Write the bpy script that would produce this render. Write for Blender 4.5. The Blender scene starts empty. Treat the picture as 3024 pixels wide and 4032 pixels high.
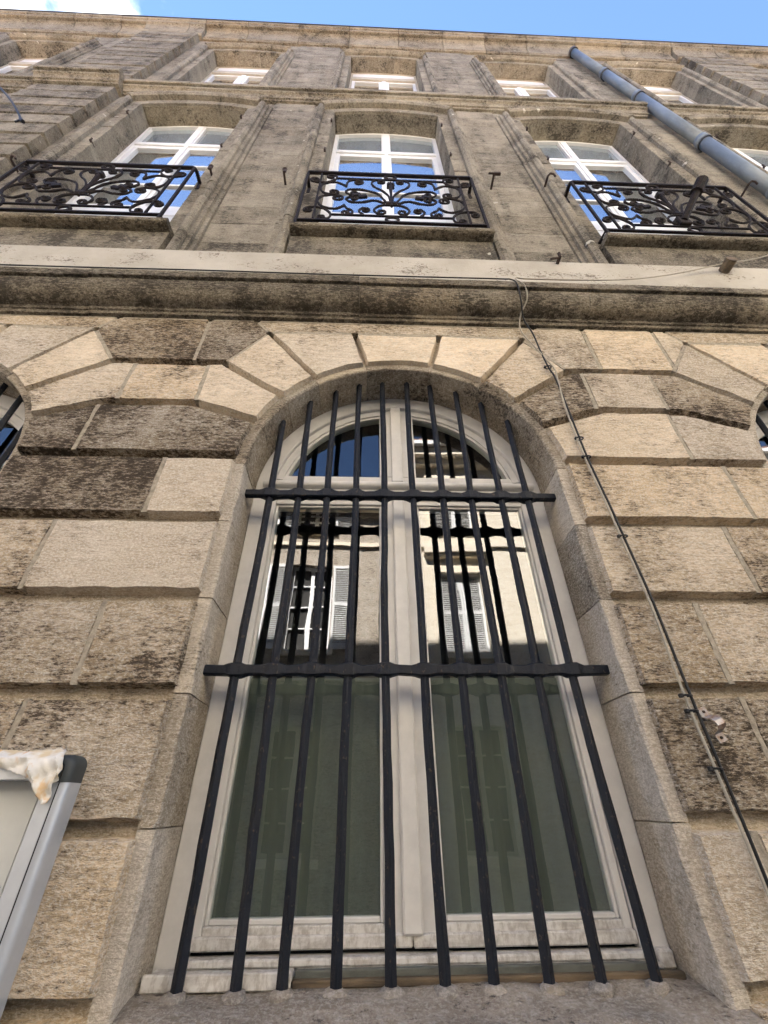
import bpy, math, random
from mathutils import Vector, Matrix
random.seed(7)
S = bpy.context.scene
COL = S.collection
rad = math.radians

# ------------------------------------------------------------------ camera
CAM = Vector((-0.145, -1.45, 1.62))
def cam_basis(p, yaw, roll):
    cy, sy, cp, sp = math.cos(yaw), math.sin(yaw), math.cos(p), math.sin(p)
    F = Vector((sy*cp, cy*cp, sp)); R = Vector((cy, -sy, 0)); U = R.cross(F)
    c, s = math.cos(roll), math.sin(roll)
    return c*R+s*U, -s*R+c*U, F
cd = bpy.data.cameras.new('camera'); cam = bpy.data.objects.new('camera', cd); COL.objects.link(cam)
R_, U_, F_ = cam_basis(0.612505, 0.038992, -0.010427)
cam.matrix_world = Matrix(((R_.x, U_.x, -F_.x, CAM.x), (R_.y, U_.y, -F_.y, CAM.y), (R_.z, U_.z, -F_.z, CAM.z), (0, 0, 0, 1)))
cd.sensor_fit = 'HORIZONTAL'; cd.sensor_width = 36; cd.lens = 36*1644.41/3024
cd.clip_start = 0.05; cd.clip_end = 3000
S.camera = cam

# ------------------------------------------------------------------ sky, sun, exposure
SUN = Vector((-0.35, 1.0, 1.458)).normalized()
w = bpy.data.worlds.new('World'); S.world = w; w.use_nodes = True
nt = w.node_tree; nt.nodes.clear()
out = nt.nodes.new('ShaderNodeOutputWorld'); bg = nt.nodes.new('ShaderNodeBackground')
sky = nt.nodes.new('ShaderNodeTexSky'); sky.sky_type = 'NISHITA'; sky.sun_disc = False
sky.sun_elevation = math.asin(SUN.z); sky.sun_rotation = math.atan2(SUN.x, SUN.y)
sky.air_density = 0.7; sky.dust_density = 0.0; sky.ozone_density = 4.0; sky.altitude = 300
tc = nt.nodes.new('ShaderNodeTexCoord'); mp = nt.nodes.new('ShaderNodeMapping')
mp.inputs['Location'].default_value = (11.8637, 7.872, 3.407); mp.inputs['Scale'].default_value = (1, 1, 1.6)
cn = nt.nodes.new('ShaderNodeTexNoise'); cn.inputs['Scale'].default_value = 3.1; cn.inputs['Detail'].default_value = 9; cn.inputs['Roughness'].default_value = 0.58
cr = nt.nodes.new('ShaderNodeMapRange'); cr.interpolation_type = 'SMOOTHSTEP'
cr.inputs['From Min'].default_value = 0.605; cr.inputs['From Max'].default_value = 0.74
mixc = nt.nodes.new('ShaderNodeMix'); mixc.data_type = 'RGBA'
mixc.inputs[7].default_value = (7.5, 7.6, 7.8, 1)
nt.links.new(tc.outputs['Generated'], mp.inputs['Vector']); nt.links.new(mp.outputs[0], cn.inputs['Vector'])
nt.links.new(cn.outputs[0], cr.inputs['Value']); nt.links.new(cr.outputs[0], mixc.inputs[0])
nt.links.new(sky.outputs[0], mixc.inputs[6]); nt.links.new(mixc.outputs[2], bg.inputs['Color'])
bg.inputs['Strength'].default_value = 0.05
nt.links.new(bg.outputs[0], out.inputs['Surface'])
sd = bpy.data.lights.new('sun', 'SUN'); sd.energy = 5.0; sd.angle = rad(0.5); sd.color = (1.0, 0.965, 0.91)
sun = bpy.data.objects.new('sun', sd); COL.objects.link(sun)
sun.rotation_euler = (-SUN).to_track_quat('-Z', 'Y').to_euler(); sun.location = (0, 20, 30)
S.view_settings.view_transform = 'Standard'; S.view_settings.look = 'None'; S.view_settings.gamma = 1
S.view_settings.exposure = 3.48
S.cycles.use_denoising = True; S.cycles.max_bounces = 7; S.cycles.diffuse_bounces = 3; S.cycles.glossy_bounces = 4; S.cycles.transparent_max_bounces = 16
S.cycles.adaptive_threshold = 0.03; S.cycles.caustics_reflective = False; S.cycles.caustics_refractive = False

# ------------------------------------------------------------------ materials
class NT:
    def __init__(s, name):
        s.m = bpy.data.materials.new(name); s.m.use_nodes = True; s.t = s.m.node_tree; s.t.nodes.clear()
        s.o = s.t.nodes.new('ShaderNodeOutputMaterial'); s.pos = None
    def n(s, t, **k):
        x = s.t.nodes.new('ShaderNode'+t)
        for a, b in k.items(): setattr(x, a, b)
        return x
    def l(s, a, b): s.t.links.new(a, b)
    def setv(s, sock, v):
        if hasattr(v, 'is_linked') or isinstance(v, bpy.types.NodeSocket): s.l(v, sock)
        else: sock.default_value = v
    def position(s):
        if s.pos is None: s.pos = s.n('NewGeometry').outputs['Position']
        return s.pos
    def noise(s, scale, st=(1, 1, 1), detail=6, rough=0.6, off=(0, 0, 0), dist=0.0):
        m = s.n('Mapping'); m.inputs['Scale'].default_value = st; m.inputs['Location'].default_value = off
        s.l(s.position(), m.inputs['Vector'])
        x = s.n('TexNoise'); x.inputs['Scale'].default_value = scale; x.inputs['Detail'].default_value = detail
        x.inputs['Roughness'].default_value = rough; x.inputs['Distortion'].default_value = dist
        s.l(m.outputs[0], x.inputs['Vector']); return x.outputs[0]
    def math(s, op, a, b=0.0):
        x = s.n('Math', operation=op); s.setv(x.inputs[0], a); s.setv(x.inputs[1], b); return x.outputs[0]
    def step(s, v, a, b, lo=0.0, hi=1.0):
        x = s.n('MapRange', interpolation_type='SMOOTHSTEP'); s.setv(x.inputs['Value'], v)
        s.setv(x.inputs['From Min'], a); s.setv(x.inputs['From Max'], b)
        x.inputs['To Min'].default_value = lo; x.inputs['To Max'].default_value = hi; return x.outputs[0]
    def mix(s, f, a, b, blend='MIX'):
        x = s.n('Mix', data_type='RGBA', blend_type=blend); s.setv(x.inputs[0], f)
        for i, v in ((6, a), (7, b)):
            if isinstance(v, tuple): x.inputs[i].default_value = (*v[:3], 1)
            else: s.l(v, x.inputs[i])
        return x.outputs[2]
    def scale(s, c, f):
        x = s.n('Vector' 'Math', operation='SCALE'); s.l(c, x.inputs[0]); s.setv(x.inputs['Scale'], f); return x.outputs[0]
    def attr(s, name):
        x = s.n('Attribute', attribute_type='OBJECT', attribute_name=name); return x.outputs['Fac']
    def rnd(s): return s.n('ObjectInfo').outputs['Random']
    def bump(s, h, strength=0.5, dist=0.01, prev=None):
        x = s.n('Bump'); x.inputs['Strength'].default_value = strength; x.inputs['Distance'].default_value = dist
        s.l(h, x.inputs['Height'])
        if prev is not None: s.l(prev, x.inputs['Normal'])
        return x.outputs[0]
    def bsdf(s, color, rough=0.8, normal=None, metal=0.0, spec=0.3):
        b = s.n('BsdfPrincipled')
        if isinstance(color, tuple): b.inputs['Base Color'].default_value = (*color[:3], 1)
        else: s.l(color, b.inputs['Base Color'])
        s.setv(b.inputs['Roughness'], rough); b.inputs['Metallic'].default_value = metal
        b.inputs['Specular IOR Level'].default_value = spec
        if normal is not None: s.l(normal, b.inputs['Normal'])
        s.l(b.outputs[0], s.o.inputs['Surface']); return s.m

def stone_mat(name, light, tan, crust, thr=0.70, gain=0.42, blotch=0.35, fine=1.0, streak=0.0, bumpd=0.012, tintr=1.0, medk=0.8, hard=0.92, softw=0.26, spots=False):
    N = NT(name)
    big = N.noise(2.6, (1, 1, 1.4), 3, 0.65)
    med = N.noise(19*fine, (0.7, 1, 2.7), 4, 0.82, (3, 1, 7))          # bedding and tooling
    dirt = N.attr('dirt')
    col = N.mix(N.math('MULTIPLY', N.step(big, 0.38, 0.62), N.math('ADD', 0.35, dirt)), light, tan)
    col = N.mix(N.math('MULTIPLY', N.step(med, 0.40, 0.64, 0, medk), N.math('ADD', 0.45, dirt)), col, (tan[0]*0.74, tan[1]*0.72, tan[2]*0.68))
    tint = N.n('Mix', data_type='RGBA', blend_type='MULTIPLY'); tint.inputs[0].default_value = tintr   # quarry tint, stone by stone
    rr = N.n('ValToRGB'); rr.color_ramp.elements[0].color = (0.78, 0.78, 0.79, 1); rr.color_ramp.elements[1].color = (1.06, 0.99, 0.88, 1)
    e = rr.color_ramp.elements.new(0.5); e.color = (1.0, 0.98, 0.95, 1)
    N.l(N.rnd(), rr.inputs[0]); N.l(col, tint.inputs[6]); N.l(rr.outputs[0], tint.inputs[7]); col = tint.outputs[2]
    grain = N.noise(95*fine, (1, 1, 1.6), 2, 0.85)
    col = N.scale(col, N.math('SUBTRACT', 1.17, N.math('MULTIPLY', dirt, 0.50)))
    col = N.mix(N.step(grain, 0.42, 0.66, 0, 0.6), col, (min(.78, light[0]*1.42), min(.74, light[1]*1.42), min(.66, light[2]*1.44)))
    bl = N.noise(3.8, (1, 1, 1.2), 4, 0.7, (9, 2, 4))
    ndet = N.noise(52*fine, (0.7, 1, 2.4), 4, 0.82, (1, 5, 2))     # pits and black crust, densest on dirty stones
    t = N.math('SUBTRACT', thr, N.math('MULTIPLY', dirt, gain))
    t = N.math('ADD', t, N.math('MULTIPLY', N.math('SUBTRACT', 0.5, bl), blotch))
    if streak > 0:
        sk = N.noise(4.5, (1, 1, 0.1), 4, 0.65, (2, 2, 8))
        t = N.math('ADD', t, N.math('MULTIPLY', N.math('SUBTRACT', 0.5, sk), streak))
    mask = N.step(ndet, t, N.math('ADD', t, 0.13))
    soft = N.step(N.math('ADD', ndet, softw*0.65), t, N.math('ADD', t, softw), 0, 0.6)
    col = N.mix(soft, col, (crust[0]*3.4, crust[1]*3.2, crust[2]*2.9))
    col = N.mix(N.math('MULTIPLY', mask, hard), col, crust)
    if spots: col = N.mix(N.step(N.noise(6.5, (1, 1, 1.6), 2, 0.5, (4, 9, 3)), 0.735, 0.75, 0, 0.75), col, (0.62, 0.58, 0.50))
    h = N.math('ADD', N.math('MULTIPLY', grain, 0.4), N.math('SUBTRACT', N.math('MULTIPLY', med, 0.9), N.math('MULTIPLY', ndet, 0.7)))
    h = N.math('MULTIPLY', h, N.math('ADD', 0.45, N.math('MULTIPLY', dirt, 0.9)))   # sound stones are dressed smoother than decayed ones
    return N.bsdf(col, 0.92, N.bump(h, 1.0, bumpd), spec=0.12)

M = {}
M['block'] = stone_mat('limestone_block', (0.68, 0.58, 0.46), (0.50, 0.405, 0.285), (0.056, 0.042, 0.030), thr=0.695, gain=0.31, blotch=0.62, streak=0.15)
M['upper'] = stone_mat('weathered_limestone', (0.34, 0.302, 0.24), (0.175, 0.152, 0.118), (0.040, 0.036, 0.031), thr=0.67, gain=0.28, blotch=0.8, fine=0.8, streak=0.65, spots=True, bumpd=0.014, tintr=0.55, medk=0.5, hard=0.75, softw=0.42)
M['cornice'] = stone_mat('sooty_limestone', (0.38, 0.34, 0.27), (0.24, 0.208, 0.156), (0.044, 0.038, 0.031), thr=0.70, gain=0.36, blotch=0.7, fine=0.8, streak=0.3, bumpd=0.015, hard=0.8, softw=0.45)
M['jamb'] = stone_mat('jamb_limestone', (0.54, 0.485, 0.41), (0.36, 0.31, 0.245), (0.07, 0.058, 0.046), thr=0.72, gain=0.30, blotch=0.7, bumpd=0.012)
M['sill'] = stone_mat('grey_sill_stone', (0.33, 0.30, 0.265), (0.21, 0.19, 0.168), (0.08, 0.07, 0.062), thr=0.72, gain=0.32, blotch=0.7, fine=0.9, bumpd=0.014)

def simple(name, c, rough=0.6, var=0.12, sc=20, bump=0.0, metal=0.0, spec=0.35, c2=None, st=(1, 1, 1)):
    N = NT(name); a = N.noise(sc, st, 6, 0.65)
    c2 = c2 or tuple(x*(1-var*2.2) for x in c)
    col = N.mix(N.step(a, 0.32, 0.72), c, c2)
    nm = N.bump(N.noise(sc*6, st, 5, 0.65), bump, 0.004) if bump else None
    return N.bsdf(col, rough, nm, metal, spec)
M['mortar'] = simple('joint_mortar', (0.33, 0.29, 0.235), 0.95, 0.2, 8, 0.8, spec=0.1)
M['pointing'] = simple('lime_pointing', (0.47, 0.41, 0.325), 0.95, 0.2, 40, 1.0, spec=0.1)
# plaster band: pale, with pits and hair cracks
N = NT('pale_plaster'); a = N.noise(1.6, (1, 1, 1), 6, 0.65); b = N.noise(40, (1, 1, 1.6), 9, 0.72)
c = N.mix(N.step(a, 0.3, 0.7), (0.49, 0.45, 0.385), (0.36, 0.325, 0.268))
bl = N.noise(3.0, (1, 1, 2), 4, 0.6, (4, 4, 4)); thr = N.math('ADD', 0.575, N.math('MULTIPLY', N.math('SUBTRACT', 0.53, bl), 0.8))
k = N.step(b, thr, N.math('ADD', thr, 0.05)); c = N.mix(N.math('MULTIPLY', k, 0.75), c, (0.12, 0.09, 0.065))
M['plaster'] = N.bsdf(c, 0.9, N.bump(N.math('SUBTRACT', N.noise(60, (1, 1, 1), 5, 0.6), k), 0.6, 0.006), spec=0.15)
M['pvc'] = simple('beige_window_paint', (0.75, 0.725, 0.695), 0.42, 0.05, 14, 0.08, spec=0.4)
# same paint under dust and run-off on flat bottom rails
N = NT('dusty_window_paint'); a = N.noise(60, (1, 1, 0.5), 7, 0.7); a2 = N.noise(14, (1, 1, 3), 5, 0.6)
c = N.mix(N.step(a, 0.42, 0.66), (0.70, 0.675, 0.64), (0.46, 0.425, 0.385)); c = N.mix(N.step(a2, 0.45, 0.7, 0, 0.5), c, (0.30, 0.26, 0.22))
M['pvc_dirty'] = N.bsdf(c, 0.6, N.bump(a, 0.2, 0.003), spec=0.3)
M['white'] = simple('white_window_paint', (0.80, 0.79, 0.78), 0.35, 0.04, 10, 0.0, spec=0.45)
M['beige_wood'] = simple('beige_painted_wood', (0.50, 0.44, 0.35), 0.6, 0.1, 10)
# forged iron, blue black paint with rust spots
N = NT('blue_black_iron'); a = N.noise(30, (1, 1, 0.6), 6, 0.6); sp = N.step(N.noise(70, (1, 1, 0.7), 3, 0.6, (5, 1, 2)), 0.63, 0.67)
c = N.mix(N.step(a, 0.35, 0.7), (0.0045, 0.0060, 0.0115), (0.0085, 0.0110, 0.0185)); c = N.mix(N.math('MULTIPLY', sp, 0.7), c, (0.075, 0.052, 0.036))
M['iron'] = N.bsdf(c, N.step(a, 0.3, 0.7, 0.42, 0.65), N.bump(N.math('ADD', N.noise(45, (1, 1, 0.7), 6, 0.7), N.math('MULTIPLY', sp, 0.4)), 0.7, 0.005), spec=0.28)
M['black_iron'] = simple('black_flaking_iron', (0.008, 0.0065, 0.006), 0.7, 0.0, 45, 0.9, c2=(0.026, 0.015, 0.011), spec=0.2)
M['rust'] = simple('rusty_iron', (0.055, 0.032, 0.024), 0.8, 0.2, 60, 0.6, c2=(0.03, 0.02, 0.017))
M['pipe'] = simple('grey_blue_pipe', (0.215, 0.24, 0.265), 0.42, 0.12, 7, 0.15, spec=0.45, c2=(0.13, 0.15, 0.17), st=(1, 1, 0.25))
M['zinc'] = simple('dark_zinc', (0.06, 0.06, 0.065), 0.5, 0.15, 6)
M['cable_white'] = simple('white_cable', (0.42, 0.375, 0.30), 0.6, 0.1, 30)
M['cable_black'] = simple('black_cable', (0.016, 0.016, 0.018), 0.5, 0.1, 30)
M['film'] = simple('grey_green_film', (0.158, 0.166, 0.144), 0.9, 0.10, 4, 0.0, c2=(0.118, 0.126, 0.109), st=(2.2, 1, 0.22), spec=0.05)
M['room'] = simple('dark_room', (0.045, 0.043, 0.04), 0.9, 0.1, 3)
M['slate_strip'] = simple('grey_green_strip', (0.15, 0.155, 0.135), 0.8, 0.2, 25, 0.3, st=(0.4, 1, 1))
M['wood'] = simple('weathered_wood', (0.20, 0.145, 0.09), 0.8, 0.25, 18, 0.5, c2=(0.07, 0.055, 0.04), st=(0.3, 1, 2))
M['alu'] = simple('brushed_aluminium', (0.52, 0.54, 0.57), 0.42, 0.03, 30, 0.0, metal=0.35, spec=0.5)
M['dark_plastic'] = simple('dark_grey_plastic', (0.045, 0.052, 0.054), 0.5, 0.06, 20)
M['gasket'] = simple('black_rubber', (0.008, 0.008, 0.008), 0.7, 0.0, 20)
M['panel'] = simple('pale_panel', (0.76, 0.76, 0.72), 0.6, 0.05, 6)
M['blue_print'] = simple('blue_poster', (0.10, 0.16, 0.45), 0.5, 0.08, 8)
N = NT('stained_tissue'); a = N.noise(9, (1, 1, 1), 4, 0.6, (2, 3, 1)); c = N.mix(N.step(a, 0.47, 0.60), (0.76, 0.73, 0.68), (0.66, 0.54, 0.36))
c = N.mix(N.step(N.noise(26, (1, 1, 0.5), 3, 0.6, (7, 3, 1)), 0.55, 0.66, 0, 0.7), c, (0.68, 0.42, 0.16))
M['tissue'] = N.bsdf(c, 0.9, N.bump(N.noise(80, (1, 1, 1), 4, 0.6), 0.5, 0.003), spec=0.1)
M['galv'] = simple('spotted_galvanised_steel', (0.42, 0.40, 0.40), 0.45, 0.1, 60, 0.2, metal=0.5, c2=(0.26, 0.14, 0.07))
M['tile'] = simple('clay_tile', (0.34, 0.17, 0.10), 0.85, 0.25, 6)
M['asphalt'] = simple('asphalt', (0.055, 0.055, 0.055), 0.9, 0.2, 30, 0.5)
M['paving'] = simple('paving_stone', (0.22, 0.20, 0.18), 0.85, 0.15, 5, 0.3)
M['opp_stone'] = stone_mat('sunlit_ashlar', (0.68, 0.61, 0.495), (0.60, 0.515, 0.39), (0.16, 0.12, 0.085), thr=0.80, gain=0.3, blotch=0.5, fine=0.3)
M['opp_render'] = stone_mat('grey_render', (0.47, 0.435, 0.38), (0.35, 0.32, 0.27), (0.14, 0.115, 0.09), thr=0.66, gain=0.3, fine=0.3)
M['shutter'] = simple('white_shutter_paint', (0.72, 0.71, 0.69), 0.5, 0.05, 8)

def glass(name, f0, rough, tint=(1, 1, 1), milk=0.0, milkc=(0.3, 0.35, 0.38)):
    N = NT(name); ge = N.n('NewGeometry'); dot = N.n('VectorMath', operation='DOT_PRODUCT'); N.l(ge.outputs['Normal'], dot.inputs[0]); N.l(ge.outputs['Incoming'], dot.inputs[1])
    k = N.math('POWER', N.math('SUBTRACT', 1.0, N.math('ABSOLUTE', dot.outputs['Value'])), 5.0)
    f = N.math('ADD', f0, N.math('MULTIPLY', k, 1-f0))            # Fresnel reflectance, alike from both sides of the pane
    g = N.n('BsdfGlossy'); g.inputs['Roughness'].default_value = rough; g.inputs['Color'].default_value = (0.97, 0.98, 1, 1)
    N.l(N.bump(N.noise(3.2, (1, 1, 0.7), 2, 0.4), 1.0, 0.0011), g.inputs['Normal'])
    t = N.n('BsdfTransparent'); t.inputs['Color'].default_value = (*tint, 1); base = t.outputs[0]
    if milk:
        d = N.n('BsdfDiffuse'); d.inputs['Color'].default_value = (*milkc, 1); m2 = N.n('MixShader'); m2.inputs[0].default_value = milk
        N.l(base, m2.inputs[1]); N.l(d.outputs[0], m2.inputs[2]); base = m2.outputs[0]
    m = N.n('MixShader'); N.l(f, m.inputs[0]); N.l(base, m.inputs[1]); N.l(g.outputs[0], m.inputs[2])
    N.l(m.outputs[0], N.o.inputs['Surface']); return N.m
M['glass'] = glass('window_glass', 0.14, 0.0, (0.86, 0.92, 0.88))
M['coated'] = glass('coated_glass', 0.66, 0.0, (0.8, 0.86, 0.86))
M['frosted'] = glass('frosted_glass', 0.06, 0.18, (0.8, 0.85, 0.86), 0.55)
M['acrylic'] = glass('case_glass', 0.05, 0.02, (0.95, 0.95, 0.95))
N = NT('clear_edge'); t = N.n('BsdfTransparent'); N.l(t.outputs[0], N.o.inputs['Surface']); M['clear'] = N.m

# ------------------------------------------------------------------ mesh helpers
class MB:
    def __init__(s): s.v = []; s.f = []; s.mi = []
    def add(s, vs, fs, mi=0):
        o = len(s.v); s.v += [tuple(p) for p in vs]; s.f += [tuple(i+o for i in f) for f in fs]; s.mi += [mi]*len(fs)
    def box(s, x0, x1, y0, y1, z0, z1, bev=0.0):
        if bev > 0:
            poly = [(x0+bev, z0), (x1-bev, z0), (x1, z0+bev), (x1, z1-bev), (x1-bev, z1), (x0+bev, z1), (x0, z1-bev), (x0, z0+bev)]
            ins = [(x0+bev, z0+bev), (x1-bev, z0+bev), (x1-bev, z0+bev), (x1-bev, z1-bev), (x1-bev, z1-bev), (x0+bev, z1-bev), (x0+bev, z1-bev), (x0+bev, z0+bev)]
            vs = [(p[0], y1, p[1]) for p in poly]+[(p[0], y0+bev, p[1]) for p in poly]+[(x0+bev, y0, z0+bev), (x1-bev, y0, z0+bev), (x1-bev, y0, z1-bev), (x0+bev, y0, z1-bev)]
            fs = []
            for i in range(8): j = (i+1) % 8; fs.append((i, j, 8+j, 8+i))
            q = [16, 17, 17, 18, 18, 19, 19, 16]
            for i in range(8):
                j = (i+1) % 8
                fs.append((8+i, 8+j, q[j], q[i]) if q[i] != q[j] else (8+i, 8+j, q[i]))
            fs += [(16, 17, 18, 19), tuple(range(7, -1, -1))]
            s.add(vs, fs); return
        vs = [(x, y, z) for z in (z0, z1) for y in (y0, y1) for x in (x0, x1)]
        s.add(vs, [(0, 1, 5, 4), (2, 6, 7, 3), (0, 4, 6, 2), (1, 3, 7, 5), (4, 5, 7, 6), (0, 2, 3, 1)])
    def obox(s, c, ax, ay, az):   # oriented box, half axes
        c, ax, ay, az = map(Vector, (c, ax, ay, az)); vs = [c+i*ax+j*ay+k*az for k in (-1, 1) for j in (-1, 1) for i in (-1, 1)]
        s.add(vs, [(0, 1, 5, 4), (2, 6, 7, 3), (0, 4, 6, 2), (1, 3, 7, 5), (4, 5, 7, 6), (0, 2, 3, 1)])
    def prism(s, poly, y0, y1, mi_front=0, mi_rest=0):  # poly (x,z) counter-clockwise seen from the street
        n = len(poly); vs = [(x, y0, z) for x, z in poly]+[(x, y1, z) for x, z in poly]
        s.add(vs, [tuple(range(n))], mi_front); o = len(s.v)-2*n
        s.f += [tuple(o+n+i for i in reversed(range(n)))]; s.mi += [mi_rest]
        for i in range(n):
            j = (i+1) % n; s.f.append((o+i, o+n+i, o+n+j, o+j)); s.mi.append(mi_rest)
    def loft(s, rings, cap=True, close=False):
        n = len(rings[0]); o = len(s.v)
        for r in rings: s.v += [tuple(p) for p in r]
        m = len(rings)
        for a in range(m if close else m-1):
            b = (a+1) % m
            for i in range(n):
                j = (i+1) % n; s.f.append((o+a*n+i, o+a*n+j, o+b*n+j, o+b*n+i)); s.mi.append(0)
        if cap and not close:
            s.f.append(tuple(o+i for i in reversed(range(n)))); s.f.append(tuple(o+(m-1)*n+i for i in range(n))); s.mi += [0, 0]
    def tube(s, pts, r, n=6, taper=None, close=False):
        pts = [Vector(p) for p in pts]; rings = []; prev = None
        for i, p in enumerate(pts):
            a = pts[i-1] if (i > 0 or close) else p; b = pts[(i+1) % len(pts)] if (i < len(pts)-1 or close) else p
            t = (b-a).normalized()
            if prev is None:
                up = Vector((0, 1, 0)) if abs(t.y) < 0.9 else Vector((1, 0, 0)); u = t.cross(up).normalized()
            else: u = (prev-prev.dot(t)*t).normalized()
            prev = u; v = t.cross(u); rr = r if taper is None else r*taper(i/(len(pts)-1))
            rings.append([p+rr*(math.cos(2*math.pi*k/n+math.pi/n)*u+math.sin(2*math.pi*k/n+math.pi/n)*v) for k in range(n)])
        s.loft(rings, not close, close)
    def build(s, name, mat, parent=None, smooth=False, dirt=None, mats=None):
        me = bpy.data.meshes.new(name); me.from_pydata(s.v, [], s.f)
        for m in (mats or [mat]): me.materials.append(M[m])
        if any(s.mi): me.polygons.foreach_set('material_index', s.mi)
        me.validate(); me.update()
        if smooth: me.polygons.foreach_set('use_smooth', [True]*len(me.polygons))
        if smooth == 'auto': me.set_sharp_from_angle(angle=rad(38))
        return link(name, me, parent, dirt)
def link(name, me, parent=None, dirt=None):
    o = bpy.data.objects.new(name, me); COL.objects.link(o)
    if parent is not None: o.parent = parent
    if dirt is not None: o['dirt'] = float(dirt)
    return o
def recalc(o):
    import bmesh
    bm = bmesh.new(); bm.from_mesh(o.data); bmesh.ops.recalc_face_normals(bm, faces=bm.faces[:]); bm.to_mesh(o.data); bm.free(); return o
def thing(name, label, cat, loc=(0, 0, 0), group=None):
    o = bpy.data.objects.new(name, None); COL.objects.link(o); o.location = loc; o['label'] = label; o['category'] = cat
    if group: o['group'] = group
    return o
def tag(o, label, cat, group=None):
    o['label'] = label; o['category'] = cat
    if group: o['group'] = group
    return o
def struct(o): o['kind'] = 'structure'; return o
def part(name, parent):
    o = bpy.data.objects.new(name, None); COL.objects.link(o); o.parent = parent; return o
def pbox(name, mat, parent, x0, x1, y0, y1, z0, z1, bev=0.0, dirt=None):
    b = MB(); b.box(x0, x1, y0, y1, z0, z1, bev); return b.build(name, mat, parent, dirt=dirt)

class Arch:
    """opening with straight jambs and a round or segmental head"""
    def __init__(s, cx, hw, zb, zc, rise):
        s.cx, s.hw, s.zb, s.zc, s.rise = cx, hw, zb, zc, rise
        s.R = (hw*hw+rise*rise)/(2*rise); s.cz = zc+rise-s.R
    def top(s, n): return s.cz+math.sqrt(max(0, (s.R+n)**2-(s.hw+n)**2))
    def jamb(s, side, n, z): return (s.cx+side*(s.hw+n), s.top(n) if z is None else z)
    def arc(s, n, t):
        a = math.asin(min(1, (s.hw+n)/(s.R+n)))*t; return (s.cx+(s.R+n)*math.sin(a), s.cz+(s.R+n)*math.cos(a))
    def arcx(s, n, x): return s.cz+math.sqrt(max(0, (s.R+n)**2-(x-s.cx)**2))
    def sweep(s, mb, prof, stations):
        """prof: closed list (n, y); stations: ('L',z) ('A',t) ('R',z)"""
        rings = []
        for k, v in stations:
            ring = []
            for n, y in prof:
                x, z = s.jamb(-1 if k == 'L' else 1, n, v) if k in 'LR' else s.arc(n, v)
                ring.append((x, y, z))
            rings.append(ring)
        mb.loft(rings)
    def outline(s, n, zb, seg=16):   # counter-clockwise seen from the street
        p = [s.jamb(-1, n, zb), s.jamb(1, n, zb)]
        return p+[s.arc(n, 1-2*i/seg) for i in range(seg+1)]

def wall_with_openings(mb, x0, x1, z0, z1, arches, y, yb, seg=20):
    arches = sorted(arches, key=lambda a: a.cx); x = x0
    for a in arches:
        mb.prism([(x, z0), (a.cx-a.hw, z0), (a.cx-a.hw, z1), (x, z1)], y, yb); x = a.cx+a.hw
        if a.zb > z0+1e-4: mb.prism([(a.cx-a.hw, z0), (a.cx+a.hw, z0), (a.cx+a.hw, a.zb), (a.cx-a.hw, a.zb)], y, yb)
        pts = [a.arc(0, -1+2*i/seg) for i in range(seg+1)]
        for p, q in zip(pts, pts[1:]): mb.prism([p, q, (q[0], z1), (p[0], z1)], y, yb)
    mb.prism([(x, z0), (x1, z0), (x1, z1), (x, z1)], y, yb)

# stone with chamfered or flush edges
def area(p): return 0.5*sum(p[i][0]*p[(i+1) % len(p)][1]-p[(i+1) % len(p)][0]*p[i][1] for i in range(len(p)))
def offset_poly(p, d):
    n = len(p); out = []
    nr = []
    for i in range(n):
        ex, ez = p[(i+1) % n][0]-p[i][0], p[(i+1) % n][1]-p[i][1]; l = math.hypot(ex, ez) or 1e-9; nr.append((-ez/l, ex/l))
    for i in range(n):
        a, b = nr[i-1], nr[i]; da, db = d[i-1], d[i]; det = a[0]*b[1]-a[1]*b[0]
        if abs(det) < 0.06:
            out.append((p[i][0]+0.5*(a[0]*da+b[0]*db), p[i][1]+0.5*(a[1]*da+b[1]*db)))
        else:
            out.append((p[i][0]+(da*b[1]-db*a[1])/det, p[i][1]+(a[0]*db-b[0]*da)/det))
    return out
def clip_x(poly, fl, xj, left):
    out = []; of = []; n = len(poly)
    ins = lambda p: p[0] <= xj if left else p[0] >= xj
    for i in range(n):
        a, b = poly[i], poly[(i+1) % n]; ia, ib = ins(a), ins(b)
        if ia: out.append(a); of.append(fl[i])
        if ia != ib:
            t = (xj-a[0])/(b[0]-a[0]); out.append((xj, a[1]+t*(b[1]-a[1]))); of.append('f' if ia else fl[i])
    return out, of
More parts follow.
